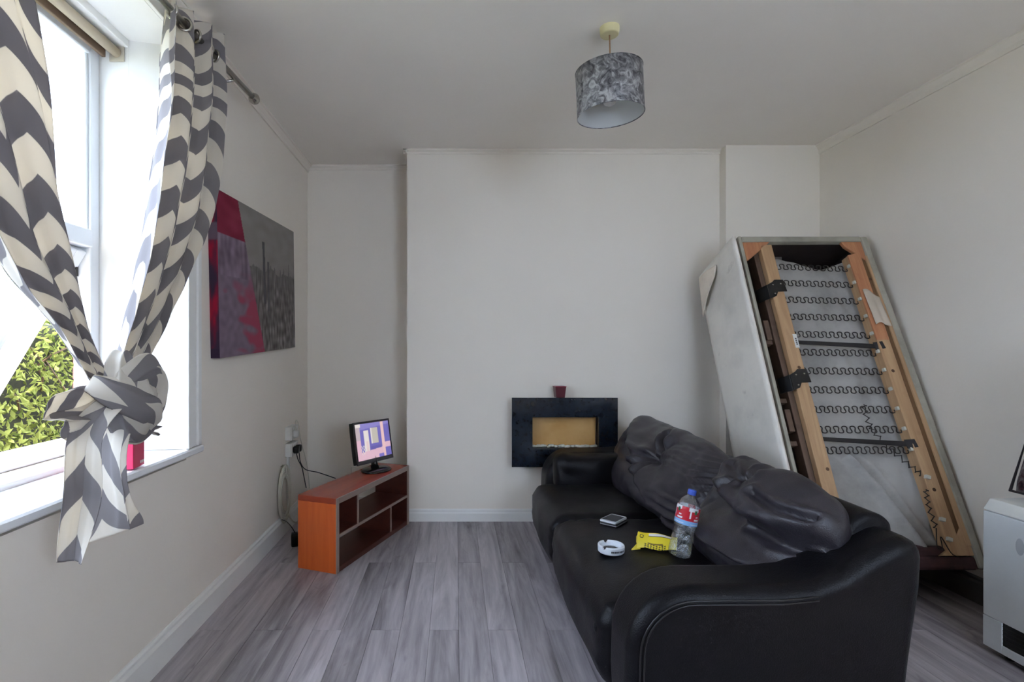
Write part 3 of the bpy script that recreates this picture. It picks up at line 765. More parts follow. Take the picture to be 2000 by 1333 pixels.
build('rail_gap', MB().prism([(.724, .056, -.012), (.752, .056, -.012), (.734, 1.74, -.012), (.708, 1.74, -.012)], (0, 0, -.05)), plain('brown timber strip', (118, 86, 54), .7, var=.15, vs=5), sb)  # brown strip laid in the gap between the two rails
build('outer_rail', MB().prism([(.752, .10, -.004), (.786, .10, -.004), (.748, 1.70, -.004), (.734, 1.70, -.004)], (0, 0, -.06)), M_pine, sb, bevel=.003)
for s, x in ((.98, .676), (.36, .686), (1.54, .72)): build('knot', MB().lathe([(0, .0008), (.008, .0006), (.009, 0)], (0, 0, 0), 12).move(Matrix.Translation((x, s, -.0036))), plain('dark knot', (84, 56, 36), .7), sb)
for s, x in ((.46, .19), (1.0, .18)): build('knot', MB().lathe([(0, .0008), (.008, .0006), (.009, 0)], (0, 0, 0), 12).move(Matrix.Translation((x, s, -.0056))), plain('rail knot', (96, 66, 42), .7), sb)
# dust cloth behind the springs: wavy torn top, big fold at the foot
nu, nv = 90, 50; G = np.zeros((nu, nv, 3))
for i in range(nu):
    for j in range(nv):
        f, g = i / (nu - 1), j / (nv - 1); x = .19 + .50 * g
        top = 1.715 - .055 * math.exp(-((g - .66) / .22) ** 2) + .02 * math.exp(-((g - .2) / .12) ** 2)
        s = .03 + (top - .03) * f
        z = -.105 + .010 * nz((x, s, 0), 5, 2) + .006 * nz((x, s, 1), 13, 2) + .004 * math.sin(x * 55 + 5 * nz((x, s, 3), 3)) * (1 if s > .5 else .3)
        k = (x - (.33 + .30 * (1 - max(0, min(1, (s - .02) / .54))) ** .75))
        if s < .60: 
            z += .055 * math.exp(-(k / .022) ** 2) - .02 * math.exp(-((k - .045) / .02) ** 2) + .02 * math.exp(-((k - .085) / .016) ** 2)
            if k < 0: z += .02 * (1 - math.exp(k / .08)) * min(1, (.6 - s) / .1)
        z += .03 * max(0, (g - .86) / .14) ** 2 * (1 if s > .2 else .3)
        G[i, j] = (x, s, z)
dc = build('dust_cloth', MB().surf(G), M_dust, sb, smooth=True); q = dc.modifiers.new('thick', 'SOLIDIFY'); q.thickness = .002
build('torn_cloth', MB().rbox((.52, .045, -.10), (.66, .10, -.02), .02, 8, lambda p, q: p + np.array([.01 * nz(p, 30), .018 * nz(p, 24, 4), .012 * nz(p, 33, 8)])), M_velvet, sb, smooth=True)
# zigzag springs
def zig(L, amp, n, per=14, sx=.35):
    pts = []
    for k in range(n * per + 1):
        q = 2 * math.pi * k / per; t_ = k / (n * per)
        pts.append((t_ * L - sx * (L / n) * math.sin(2 * q) * .5, amp * math.sin(q), 0))
    return pts
sp0 = None
for k in range(11):
    s = 1.648 - .1087 * k; x0 = .206 + .0016 * k; L = .43
    if sp0 is None:
        sp0 = build('spring', MB().tube(zig(L, .018, 10), .0029, 6), M_wire, sb, smooth=True); o = sp0
        cl0 = build('clip', MB().box(-.011, -.009, -.008, .012, .009, .010), M_clip, sb, bevel=.002); c_ = cl0
    else: o = dup(sp0, parent=sb); c_ = dup(cl0, parent=sb)
    o.location = (x0, s, -.045); o.rotation_euler = (0, 0, math.radians(-2.2 + .25 * k)); c_.location = (x0 + L + .002, s - .014 + .0015 * k, -.02)
for s, x in ((.42, .668), (.22, .672), (.13, .674)): dup(cl0, (x, s, -.0), (0, 0, math.radians(-20)), sb)
def dangling(path, amp, n):
    P = [np.array(p) for p in smoothpath(path, n * 14)]; pts = []
    for k, p in enumerate(P):
        d = P[min(k + 1, len(P) - 1)] - P[max(k - 1, 0)]; d /= np.linalg.norm(d); nn = np.array([-d[1], d[0], 0]); q = 2 * math.pi * k / 14
        pts.append(tuple(p + nn * amp * math.sin(q) + d * .0035 * math.sin(2 * q)))
    return MB().tube(pts, .0024, 5)
build('loose_spring', dangling([(.485, .80, -.03), (.480, .70, -.025), (.52, .60, -.022), (.60, .50, -.02), (.655, .435, -.01)], .016, 12), M_wire, sb, smooth=True)
build('loose_spring', dangling([(.640, .36, .002), (.625, .28, .004), (.628, .18, .004)], .013, 6), M_wire, sb, smooth=True)
build('loose_wire', MB().tube(smoothpath([(.628, .18, .004), (.60, .10, .01), (.618, .085, .012), (.635, .14, .006), (.66, .07, .004), (.69, .05, .002)], 40), .0022, 5), M_wire, sb, smooth=True)
for s, dz in ((1.155, 0), (.615, 0)):
    build('strap', MB().prism([(.206, s + .012, -.030), (.206, s - .008, -.030), (.636, s - .038, -.026), (.640, s - .012, -.026)], (0, 0, .007)), M_strap, sb, bevel=.002)
    build('strap_end', MB().prism([(.630, s - .004, -.022), (.636, s - .050, -.022), (.672, s - .046, -.0), (.664, s - .006, -.0)], (0, 0, .004)), M_strap, sb)
# hinges over the left rail
for s in (1.49, .945):
    h = build('hinge', MB().prism([(.118, s - .075, -.004), (.155, s - .06, -.004), (.170, s - .032, -.004), (.222, s - .03, -.004), (.214, s + .045, -.004), (.165, s + .045, -.004), (.150, s + .03, -.004), (.118, s + .012, -.004)], (0, 0, .004)), M_black, sb, bevel=.001)
    build('hinge_leg', MB().prism([(.085, s - .075, -.06), (.118, s - .075, -.004), (.118, s + .012, -.004), (.085, s + .005, -.06)], (-.004, 0, -.002)), M_black, sb)
    for (dx, ds) in ((.150, -.045), (.150, .012), (.195, .018)):
        build('screw', MB().lathe([(0, .0022), (.004, .0015), (.005, 0)], n=10).move(Matrix.Translation((dx, s + ds, 0.0))), M_chrome, h)
st_ = build('sticker', MB().box(.190, 1.115, -.0058, .212, 1.195, -.0050), plain('white sticker', (226, 224, 218), .6, var=.02), sb)
for k in range(4): build('sticker_print', MB().box(.198, 1.132 + k * .011, -.0050, .206, 1.139 + k * .011, -.0047), plain('sticker ink', (60, 60, 62), .6), st_)
tp = MB()
G = np.zeros((14, 12, 3))
for i in range(14):
    for j in range(12):
        f, g = i / 13, j / 11; G[i, j] = (.650 + .078 * g + .012 * (1 - f), 1.25 + .22 * f + .012 * math.sin(g * 5) - .04 * g * f, .002 + .006 * abs(math.sin(g * 5)) * (1 - .5 * f))
q = build('masking_tape', MB().surf(G), plain('off white tape', (206, 190, 170), .7), sb, smooth=True).modifiers.new('t', 'SOLIDIFY'); q.thickness = .0015
q = MB().prism([(.235, 1.72, -.17), (.34, 1.70, -.17), (.36, 1.79, -.17), (.26, 1.79, -.17)], (0, 0, .003))
build('label_patch', q, plain('silvery cloth label', (112, 104, 98), .6), sb)
# ------------------------------------------------------------------ shelving unit and screen
ML_lit = wood('lit orange red veneer', (206, 88, 34), (226, 110, 48), .3, .7, 2, .5); ML_shade = wood('shaded red veneer', (72, 34, 28), (90, 44, 34), .4, .7, 1, .4)  # one veneer in two tones: lit end brightened, shaded inside darkened
M_rim = plain('grey brown edging', (156, 136, 124), .45, var=.06)
L, D, Hh = .886, .25, .405
ua = math.atan2(.828, .316) - math.pi / 2          # local y runs along the unit, local -x is its back
un = thing('shelf_unit', 'low orange-brown wooden shelf unit standing in the alcove corner under the screen', 'shelf unit', (-.637, 2.877, 0), (0, 0, ua))
def pan(name, x0, y0, z0, x1, y1, z1, mat, parent=un): return build(name, MB().box(x0, y0, z0, x1, y1, z1), mat, parent, bevel=.0015, seg=1)
tk = .032
pan('end_panel', -D, 0, 0, -.004, tk * .8, Hh - tk, ML_lit); pan('end_panel', -D, L - tk * .8, 0, -.004, L, Hh - tk, ML_shade)
pan('top_panel', -D, 0, Hh - tk, -.004, L, Hh, wood('red brown veneer top', (150, 56, 32), (170, 68, 40), .26, .7, 1, .55)); pan('bottom_panel', -D, tk * .8, .0, -.004, L - tk * .8, .030, ML_shade)
pan('middle_shelf', -D, tk * .8, .190, -.006, L - tk * .8, .206, ML_shade)
pan('upper_divider', -D, .249 * L - .006, .206, -.006, .249 * L + .006, Hh - tk, ML_shade); pan('lower_divider', -D, .704 * L - .006, .030, -.006, .704 * L + .006, .190, ML_shade)
for a in ((0, 0, tk * .8, Hh), (L - tk * .8, 0, L, Hh), (tk * .8, Hh - tk, L - tk * .8, Hh), (tk * .8, .190, L - tk * .8, .206), (.249 * L - .006, .206, .249 * L + .006, Hh - tk), (.704 * L - .006, .030, .704 * L + .006, .190)):
    pan('edging', -.006, a[0], a[1], 0.0005, a[2], a[3], M_rim)
tv = thing('computer_monitor', 'small widescreen monitor showing a purple and pink room picture, on the shelf unit', 'monitor', (-.523, 3.546, Hh), (0, 0, math.atan2(.34, .183) - math.pi / 2))
M_gb = plain('gloss black', (16, 16, 18), .12); M_bez = plain('gloss grey bezel', (58, 54, 58), .2)
build('stand_base', MB().lathe([(0, 0), (.105, 0), (.108, .006), (.100, .013), (.05, .020), (0, .022)], n=40).move(Matrix.Diagonal((.85, 1.05, 1, 1))), M_gb, tv, smooth=True)
build('neck', MB().tube([(-.012, 0, .015), (-.018, 0, .05), (-.034, 0, .10)], [.032, .024, .026], 16, flat=.7), M_gb, tv, smooth=True)
# panel tilts back; local x is the facing direction
W2, HT = .193, .272
tilt = Matrix.Translation((.0, 0, .058)) @ Matrix.Rotation(math.radians(-10), 4, 'Y') @ Matrix.Rotation(math.radians(-2.0), 4, 'X')
mb = MB().rbox((-.042, -W2, 0), (-.004, W2, HT), .012, 4)
build('housing', mb.move(tilt), M_gb, tv, smooth=False, bevel=.001)
bz = .014
for a in ((-W2, 0, W2, .026), (-W2, HT - bz, W2, HT), (-W2, .026, -W2 + bz, HT - bz), (W2 - bz, .026, W2, HT - bz)):
    build('bezel', MB().box(-.006, a[0], a[1], .002, a[2], a[3]).move(tilt), M_bez, tv, bevel=.0015)
pu, pl_, pk, wt2, yl2 = (120, 112, 196), (150, 142, 214), (238, 196, 214), (244, 236, 232), (206, 200, 190)
def room_pic(u, v):
    """a flat television picture: lilac room with pale openings and a pink floor"""
    c = pu
    if v > .82 + .1 * u: c = pl_
    if u < .12: c = pk if v < .55 else (206, 190, 196)
    if u < .14 and v > .9: c = wt2
    if .22 < u < .36 and .22 + (.3 - u) * .2 < v < .80: c = wt2
    if .27 < u < .34 and v < .5 and v > .2: c = (240, 214, 214)
    if .44 < u < .64 and .42 < v < .86: c = yl2
    if .42 < u < .46 and .42 < v < .86: c = wt2
    if .40 < u < .72 and .22 < v < .34: c = (108, 100, 180)
    if .74 < u < .83: c = (246, 206, 206)
    if v < .20 + .10 * u and u < .75: c = pk
    if u >= .83 and .25 < v < .40: c = pk
    if .62 < u < .76 and v < .10: c = (132, 122, 206)
    if .12 < u < .22 and .15 < v < .4 and math.sin(u * 90) * math.sin(v * 60) > .2: c = wt2
    return lin(c)
nu, nv = 60, 80; G = np.zeros((nu, nv, 3)); Cc = np.zeros((nu, nv, 4))
for i in range(nu):
    for j in range(nv):
        f, g = i / (nu - 1), j / (nv - 1); G[i, j] = (.0005, -W2 + bz + (2 * W2 - 2 * bz) * g, .026 + (HT - .026 - bz) * f); Cc[i, j] = room_pic(g, f)
m = MB().surf(G, col=Cc); build('screen', m.move(tilt), printed('lit screen', .2, .27), tv)

# ------------------------------------------------------------------ wall sockets, plugs and cables
so = []
for k, (y0, z0, lab) in enumerate(((3.56, .600, 'white double wall socket, upper of the two beside the shelf unit'), (3.56, .490, 'white double wall socket with black plugs, below the other one'))):
    s_ = thing('wall_socket', lab, 'socket', (XL, y0 + .07, z0), group='double sockets by the alcove')
    build('back_box', MB().box(0, -.073, 0, .038, .073, .088), M_white, s_, bevel=.004)
    build('face_plate', MB().box(.038, -.074, -.001, .046, .074, .089), M_white, s_, bevel=.003)
    for yy in (-.045, .03): build('switch', MB().box(.046, yy, .066, .049, yy + .014, .082), plain('white switch', (236, 234, 228), .3), s_, bevel=.001)
    so.append(s_)
tr_ = thing('cable_trunking', 'short white vertical trunking under the sockets', 'trunking', (XL, 3.60, .13))
build('channel', MB().box(0, -.012, 0, .016, .012, .355), M_white, tr_, bevel=.002)
M_cab = plain('black cable', (24, 24, 26), .45); M_wcab = plain('cream cable', (204, 196, 180), .45, var=.06)
for k, (yy, lab, path) in enumerate(((3.585, 'black plug nearer the window in the lower socket', [(0, 0, -.02), (.01, .01, -.07), (.02, .06, -.13), (.02, .10, -.19), (.03, .13, -.29)]),
                                     (3.645, 'black plug nearer the corner in the lower socket', [(0, 0, -.02), (.005, .02, -.10), (.03, .06, -.16), (.10, .14, -.20), (.20, .22, -.26)]))):
    pg = thing('plug', lab, 'plug', (XL + .049, yy, .535), group='black plugs')
    build('body', MB().rbox((0, -.020, -.024), (.036, .020, .024), .009, 4), M_black, pg, smooth=True)
    build('cord', MB().tube([(.018 + a, b, c) for a, b, c in smoothpath(path, 40)], .0032, 6), M_cab, pg, smooth=True)
adp = thing('white_adapter', 'white plug with a looping cream lead above the two sockets', 'plug', (XL + .046, 3.60, .64))
build('body', MB().rbox((0, -.022, -.022), (.032, .022, .022), .008, 4), M_white, adp, smooth=True)
build('cord', MB().tube(smoothpath([(.016, 0, .02), (.012, .0, .07), (.004, .04, .085), (.004, .09, .05), (.012, .10, -.03), (.02, .12, -.10), (.02, .20, -.20), (.03, .24, -.32), (.05, .2, -.42)], 80), .0028, 6), M_wcab, adp, smooth=True)
co = thing('cable_coil', 'coil of cream cable hanging on the wall below the sockets', 'cable', (XL + .012, 3.47, .435))
pts = []
n = 9
for k in range(n * 40 + 1):
    a = 2 * math.pi * k / 40; r = .86 + .20 * math.sin(k / 40 * 2.3) ; ry = .082 * r * (1 + .05 * math.sin(k * .21)); rz = .170 * r * (1 + .04 * math.cos(k * .13))
    pts.append((.012 + .009 * math.sin(k * .157) + .007 * (k / 360), ry * math.sin(a), -.165 + rz * math.cos(a) + .0 * k))
build('loops', MB().tube(pts, 0.0054, 6), M_wcab, co, smooth=True)
build('tie', MB().tube([(.0, -.004, .02), (.022, 0, .01), (.024, .002, -.03), (.008, .004, -.035)], .005, 6), M_wcab, co, smooth=True)
build('nail', MB().tube([(-.012, 0, .012), (.018, 0, .014)], .003, 6), M_chrome, co)
build('tail', MB().tube(smoothpath([(.02, .05, -.30), (.03, .09, -.36), (.05, .13, -.395), (.06, .2, -.42)], 24), 0.0054, 6), M_wcab, co, smooth=True)
pa = thing('power_adapter', 'small black mains adapter on the floor beside the shelf unit end', 'adapter', (-.985, 3.30, 0), (0, 0, .3))
build('body', MB().rbox((-.025, -.03, 0), (.025, .03, .078), .008, 4), M_black, pa, smooth=True)
build('lead', MB().tube(smoothpath([(0, 0, .075), (-.02, .01, .11), (-.05, .05, .135), (-.08, .12, .13)], 24), .003, 6), M_cab, pa, smooth=True)
sc_ = thing('screen_cable', 'thin pale cable trailing from the back of the monitor', 'cable', (-.60, 3.60, .405))
build('lead', MB().tube(smoothpath([(0.0, -.06, .055), (-.04, -.03, .03), (-.08, .02, .006), (-.12, .10, -.02), (-.11, .14, -.12), (-.09, .10, -.18)], 40), .0025, 6), M_wcab, sc_, smooth=True)

# ------------------------------------------------------------------ wall fire and the pot on it
FX0, FX1, FZ0, FZ1, FYf = .383, 1.106, .400, .8735, 3.665
wf = thing('electric_wall_fire', 'black glass wall-hung electric fire with amber window and pebbles', 'fire', ((FX0 + FX1) / 2, YC, FZ0))
t = NT('black glass'); M_bg = t.done(t.bsdf(t.ramp(t.noise(t.coords(), 30, 5, .7), [(.35, lin((20, 26, 34))), (.7, lin((34, 42, 52)))]), .14, 0, None, .5))
ox0, ox1, oz0, oz1 = .524, .975, .522, .740
def fb(name, x0, y0, z0, x1, y1, z1, mat, **k): return build(name, MB().box(x0, y0, z0, x1, y1, z1), mat, wf, world=True, **k)
fm = MB()
o_ = [(FX0, FZ0), (FX1, FZ0), (FX1, FZ1), (FX0, FZ1)]; i_ = [(ox0, oz0), (ox1, oz0), (ox1, oz1), (ox0, oz1)]
vs = [(x, y, z) for y in (FYf, FYf + .012) for ring in (o_, i_) for x, z in ring]
fs = []
for k in range(4):
    l = (k + 1) % 4
    fs += [(k, l, 4 + l, 4 + k), (8 + l, 8 + k, 12 + k, 12 + l), (k, 8 + k, 8 + l, l), (4 + l, 12 + l, 12 + k, 4 + k)]
fm.add(vs, fs); build('glass_front', fm, M_bg, wf, world=True, bevel=.001, seg=1)
bx0, bx1, bz0, bz1 = FX0 + .06, FX1 - .03, FZ0 + .03, FZ1 - .05
for a in ((bx0, bz0, bx1, oz0 - .02), (bx0, oz1 + .02, bx1, bz1), (bx0, oz0 - .02, ox0 - .012, oz1 + .02), (ox1 + .008, oz0 - .02, bx1, oz1 + .02)):
    fb('casing', a[0], FYf + .012, a[1], a[2], YC, a[3], M_black)
t = NT('amber reflector'); M_amb = t.done(t.bsdf(t.ramp(t.noise(t.coords('Object', (1, 1, 1)), 5, 3), [(.3, lin((200, 150, 80))), (.7, lin((222, 178, 116)))]), .45, 0, None, .4))
build('reflector', MB().prism([(ox0 + .018, YC - .018, oz0 - .02), (ox1 - .004, YC - .018, oz0 - .02), (ox1 + .003, YC - .022, oz1 + .015), (ox0 - .006, YC - .022, oz1 + .015)], (0, .012, 0)), M_amb, wf, world=True)
M_peb = plain('white pebble', (222, 220, 206), .5, var=.1, vs=20)
fb('pebble_tray', ox0 - .010, FYf + .014, oz0 - .018, ox1 + .006, YC - .024, oz0 + .006, M_black)
for k in range(26):
    x = ox0 + .01 + (k + random.uniform(-.3, .3)) * (ox1 - ox0 - .02) / 25; r = random.uniform(.010, .016)
    build('pebble', MB().rbox((-r, -r * .8, 0), (r, r * .8, r * 1.3), r * .6, 3).move(Matrix.Translation((x, FYf + .028 + random.uniform(0, .03), oz0 + .006))), M_peb, wf, smooth=True, world=True)
pot = thing('candle_pot', 'small square dark red pot standing on top of the wall fire', 'pot', (.715, 3.705, FZ1 - .0), (0, 0, .08))
def frus(r0, r1, z0, z1, th): 
    m = MB(); v = []
    for (r, z) in ((r0, z0), (r1, z1), (r1 - th, z1), (r0 - th, z0 + th)):
        v += [(-r, -r, z), (r, -r, z), (r, r, z), (-r, r, z)]
    f = [(0, 3, 2, 1), (12, 13, 14, 15)]
    for k in range(3):
        for i in range(4): f.append((4 * k + i, 4 * k + (i + 1) % 4, 4 * k + 4 + (i + 1) % 4, 4 * k + 4 + i))
    return m.add(v, f)
build('body', frus(.030, .037, 0, .074, .004), plain('dark red glaze', (96, 34, 44), .3), pot, bevel=.0012, seg=1)
build('rim', frus(.0375, .039, .072, .077, .006), plain('red rim', (150, 40, 62), .3), pot)

# ------------------------------------------------------------------ canvas picture
ca = thing('canvas_picture', 'canvas print of a red tower over a grey city, on the window wall', 'picture', (XL, 2.48, 1.166), (math.radians(2.6), 0, 0))
CL, CH, CT = 1.165, .775, .042
dk1, rd1, rd2, gy1, gy2 = (60, 44, 58), (150, 26, 52), (196, 30, 56), (138, 132, 126), (108, 104, 100)
def canvas(u, v):
    n1 = nz((u * 3, v * 5, 0), 3, 5); n2 = nz((u, v, 0), 22, 2); n3 = nz((u * 30, v * 7, 0), 1, 9)
    edge = .205 + .30 * (1 - v)
    if u < edge:
        if v > .745: c = np.array((134, 36, 62)) + 16 * n1
        else:
            c = np.array((126, 108, 122)) + 34 * n3 * (v > .5) + 14 * n2
            f = max(0, min(1, (u - edge + .20 + .25 * n1) / .1)) * max(0, min(1, (.55 - v) / .2)); c = c * (1 - f) + np.array((160, 66, 88)) * f
    else:
        sky = .60 + .04 * n1
        if v > sky: c = np.array((142, 136, 130)) + 10 * n1
        else:
            d = (sky - v) / sky
            b = nz((u * 60, v * 10, 3), 1, 1) + .7 * nz((u * 25, v * 18, 7), 1, 3)
            c = np.array((112, 106, 102)) + (46 * b + 16 * n2) * min(1, .35 + d * 1.6)
        sky2 = sky + .14 * max(0, nz((u * 34, 0, 0), 1, 4)) * min(1, (u - edge) * 4)
        if sky <= v < sky2: c = np.array((112, 106, 104))
        if abs(u - .50 - .03 * (1 - v)) < .016 and v < .80 and v > .35: c = np.array((84, 82, 84)) + 14 * n2
        if abs(u - .57) < .012 and .3 < v < .67: c = np.array((92, 88, 90)) + 14 * n2
    return lin(np.clip(c, 0, 255))
nu, nv = 150, 180; G = np.zeros((nu, nv, 3)); Cc = np.zeros((nu, nv, 4))
for i in range(nu):
    for j in range(nv):
        f, g = i / (nu - 1), j / (nv - 1); G[i, j] = (CT, g * CL, f * CH); Cc[i, j] = canvas(g, f)
build('front', MB().surf(G, col=Cc), printed('canvas print', .7, cloth=True, spec=.2), ca)
nu, nv = 80, 5; G = np.zeros((nu, nv, 3)); Cc = np.zeros((nu, nv, 4))
for i in range(nu):
    for j in range(nv):
        f, g = i / (nu - 1), j / (nv - 1); G[i, j] = (CT * g, 0, f * CH)
        a = max(0, min(1, .5 + 2.2 * nz((g * 1.5, f * 5, 0), 1, 8) + .4 * nz((g * 3, f * 22, 0), 1, 3))); c = tuple(np.array((160, 22, 50)) * a + np.array((58, 42, 60)) * (1 - a))
        if .70 < f < .8: c = (100, 84, 96)
        if f < .06: c = (50, 36, 56)
        Cc[i, j] = lin(c)
build('wrapped_edge', MB().surf(G, col=Cc), printed('canvas edge print', .7, cloth=True, spec=.2), ca)
st2 = MB().box(.002, .0006, .0006, CT - .0008, CL - .0006, CH - .0006)
build('stretcher', st2, plain('grey canvas', (112, 106, 104), .8), ca)

# ------------------------------------------------------------------ pendant lamp
la = thing('pendant_lamp', 'drum pendant lamp with mottled grey shade hanging from the ceiling', 'lamp', (.667, 2.33, H))
M_cream = plain('yellowed plastic', (226, 214, 164), .4, var=.05)
build('ceiling_rose', MB().lathe([(.042, 0), (.042, -.014), (.039, -.031), (.036, -.034), (0, -.034)], n=40), M_cream, la)
build('flex', MB().tube([(0, 0, -.033), (.002, 0, -.12), (0, 0, -.20)], .0035, 8), plain('tan flex', (176, 140, 108), .5), la, smooth=True)
build('lamp_holder', MB().lathe([(.0, -.195), (.014, -.20), (.018, -.215), (.018, -.262), (0, -.264)], n=20), M_cream, la, smooth=True)
build('bulb', MB().lathe([(.013, -.262), (.016, -.272), (.029, -.296), (.031, -.312), (.024, -.330), (.010, -.338), (0, -.339)], n=24), plain('white bulb glass', (232, 230, 226), .3), la, smooth=True)
t = NT('mottled grey shade'); v = t.coords()
f1 = t.noise(v, 26, 8, .66, 1.3); f2 = t.noise(v, 5, 3)
col = t.ramp(t.math('ADD', t.math('MULTIPLY', f1, .8), t.math('MULTIPLY', f2, .2)), [(.40, lin((54, 52, 54))), (.5, lin((112, 110, 111))), (.60, lin((172, 170, 168)))])
M_shade = t.done(t.bsdf(col, .42, 0, t.bump(f1, .3, .003), .4)); M_shin = plain('white shade lining', (206, 208, 206), .6, var=.02)
Rm = Matrix.Translation((0, 0, -.283)) @ Matrix.Rotation(math.radians(-2.5), 4, 'Y')
SR, SH = .141, .0965
build('shade', MB().lathe([(SR, -SH), (SR, SH), (SR - .0012, SH), (SR - .0012, -SH)], n=72, loop=True).move(Rm), M_shade, la, smooth=True, bevel=.0002, seg=1)
build('lining', MB().lathe([(SR - .0014, -SH + .002), (SR - .0014, SH - .002), (SR - .0026, SH - .002), (SR - .0026, -SH + .002)], n=72, loop=True).move(Rm), M_shin, la, smooth=True)
for s in (-1, 1): build('shade_ring', MB().tube([(SR * math.cos(a) * .998, SR * math.sin(a) * .998, s * SH) for a in np.linspace(0, 2 * math.pi, 64, endpoint=False)], .0022, 6, closed=True).move(Rm), M_shade, la, smooth=True)
sp = MB()
for k in range(3):
    a = 2 * math.pi * k / 3 + .4; sp.tube([(.016 * math.cos(a), .016 * math.sin(a), .062), ((SR - .003) * math.cos(a), (SR - .003) * math.sin(a), SH - .004)], .0018, 6)
build('spider', sp.move(Rm), M_white, la, smooth=True)

# ------------------------------------------------------------------ heater and the cushion on it
he = thing('cabinet_heater', 'pale grey cabinet heater with dark lower slot beside the sofa', 'heater', (2.27, 1.78, 0))
M_he = plain('pale grey enamel', (228, 231, 230), .4, var=.06, vs=3); hx0, hx1, hy0, hy1 = 2.112, 2.455, 1.40, 2.154
def hb(name, a, mat, bevel=.004, parent=he): return build(name, MB().box(*a), mat, parent, bevel=bevel, world=True)
hb('cabinet', (hx0 + .012, hy0, .028, hx1, hy1, .568), M_he, .006)
hb('front_panel', (hx0, hy0, .150, hx0 + .012, hy1, .566), M_he, .004)
hb('front_panel', (hx0, hy1 - .075, .0285, hx0 + .012, hy1, .149), M_he, .002); hb('front_panel', (hx0, hy0, .0285, hx0 + .012, hy1 - .075, .062), M_he, .002)
gr2 = hb('grille', (hx0 + .004, hy0, .062, hx0 + .0125, hy1 - .075, .149), plain('dark slot', (24, 24, 26), .7), 0)
for k in range(5): hb('slat', (hx0 + .002, hy0, .070 + k * .016, hx0 + .008, hy1 - .075, .074 + k * .016), M_black, .001, gr2)
build('lid', MB().prism([(hx0 - .002, hy0, .570), (hx0 + .026, hy0, .612), (hx1, hy0, .618), (hx1, hy0, .570)], (0, hy1 - hy0, 0)), plain('grey lid', (230, 228, 220), .4), he, bevel=.004, world=True)
for x in (hx0 + .05, hx1 - .05):
    for y in (hy0 + .06, hy1 - .06): build('foot', MB().lathe([(.018, 0), (.018, .03)], (x, y, 0), 12), M_black, he, world=True)
build('scuff', MB().lathe([(0, .0012), (.012, .0010), (.016, .0)], n=16).move(Matrix.Translation((hx0, 2.012, .468)) @ Matrix.Diagonal((1, 1, 2.0, 1)) @ Matrix.Rotation(math.radians(-90), 4, 'Y')), plain('grey scuff', (186, 190, 192), .5), he, world=True)
t = NT('floral cloth'); v = t.coords(); vo = t.n('ShaderNodeTexVoronoi'); t.link(v, vo.inputs['Vector']); vo.inputs['Scale'].default_value = 26
mixn = t.math('ADD', t.math('MULTIPLY', t.noise(v, 34, 4, .6, 1.5), .7), t.math('MULTIPLY', vo.outputs['Distance'], .5))
col = t.ramp(mixn, [(.34, lin((34, 24, 27))), (.50, lin((74, 46, 50))), (.62, lin((98, 88, 88))), (.78, lin((140, 134, 130)))])
M_flo = t.done(t.bsdf(col, .85, 0, t.bump(mixn, .2), .2))
fc = thing('floral_cushion', 'dark floral cushion leaning on the wall on top of the heater', 'cushion', (2.235, 1.80, .631), (0, math.radians(17.5), 0))
build('pad', MB().rbox((-.035, -.34, .0), (.035, .34, .62), .03, 8, lambda p, q: p + np.array([.012 * q[0] * (1 - q[1] ** 2) * (1 - q[2] ** 2), 0, 0])), M_flo, fc, smooth=True)
build('piping', MB().tube([(-.036, -.335, .006), (-.036, .335, .006), (-.036, .335, .614), (-.036, -.335, .614)], .006, 6, closed=True), plain('dark plum piping', (52, 34, 42), .7), fc, smooth=True)

# ------------------------------------------------------------------ pink packet on the sill
pk_ = thing('pink_packet', 'bright pink cardboard packet on the window sill behind the curtain knot', 'packet', (-1.165, 1.905, WZ0 + .0165), (0, 0, math.radians(8)))
build('carton', MB().box(-.04, -.045, 0, .04, .045, .125), plain('bright pink card', (226, 40, 92), .4, var=.03), pk_, bevel=.002)
for k in range(3): build('print', MB().rbox((.0398, .010 + .012 * k, .010), (.0406, .018 + .012 * k, .020), .0003, 2), M_white, pk_)

# ------------------------------------------------------------------ curtain rod, blind, curtains
RP0, RP1 = Vector((-1.066, .20, 2.365)), Vector((-1.03, 2.725, 2.488))
rod = thing('curtain_rod', 'brushed steel curtain rod with ball end above the window', 'curtain rod', tuple(RP0))
build('pole', MB().tube([RP0, RP1], .0135, 16), M_chrome, rod, smooth=True, world=True)
fn_ = MB().lathe([(.0, -.03), (.012, -.028), (.012, -.018), (.008, -.014), (.020, .0), (.028, .018), (.026, .034), (.014, .046), (0, .048)], n=24).move(Matrix.Translation(RP1) @ Matrix.Rotation(math.radians(-90), 4, 'X'))
build('finial', fn_, M_chrome, rod, smooth=True, world=True)
for y in (.32, 2.50):
    p = RP0.lerp(RP1, (y - RP0.y) / (RP1.y - RP0.y)); build('bracket', MB().tube([p + Vector((0, 0, -.018)), p + Vector((-.03, 0, -.022)), (XL, y, p.z - .02)], .007, 8).lathe([(.022, 0), (.022, .006)], (0, 0, 0), 4), M_chrome, rod, smooth=True, world=True) if False else build('bracket', MB().tube([p + Vector((0, 0, -.018)), p + Vector((-.03, 0, -.022)), (XL, y, p.z - .02)], .007, 8), M_chrome, rod, smooth=True, world=True)
rb = thing('roller_blind', 'rolled up beige blind at the head of the window', 'blind', (-1.385, WY1 - .06, 2.42))
M_bl = wood('beige blind', (178, 160, 134), (206, 192, 168), .6, .8, 1)
build('roll', MB().tube([(0, 0, 0), (0, -1.82, 0)], .019, 18), M_bl, rb, smooth=True)
build('bottom_bar', MB().box(-.045, -1.80, -.030, -.030, -.02, .02), plain('dark wooden bar', (120, 98, 78), .6), rb, bevel=.003)
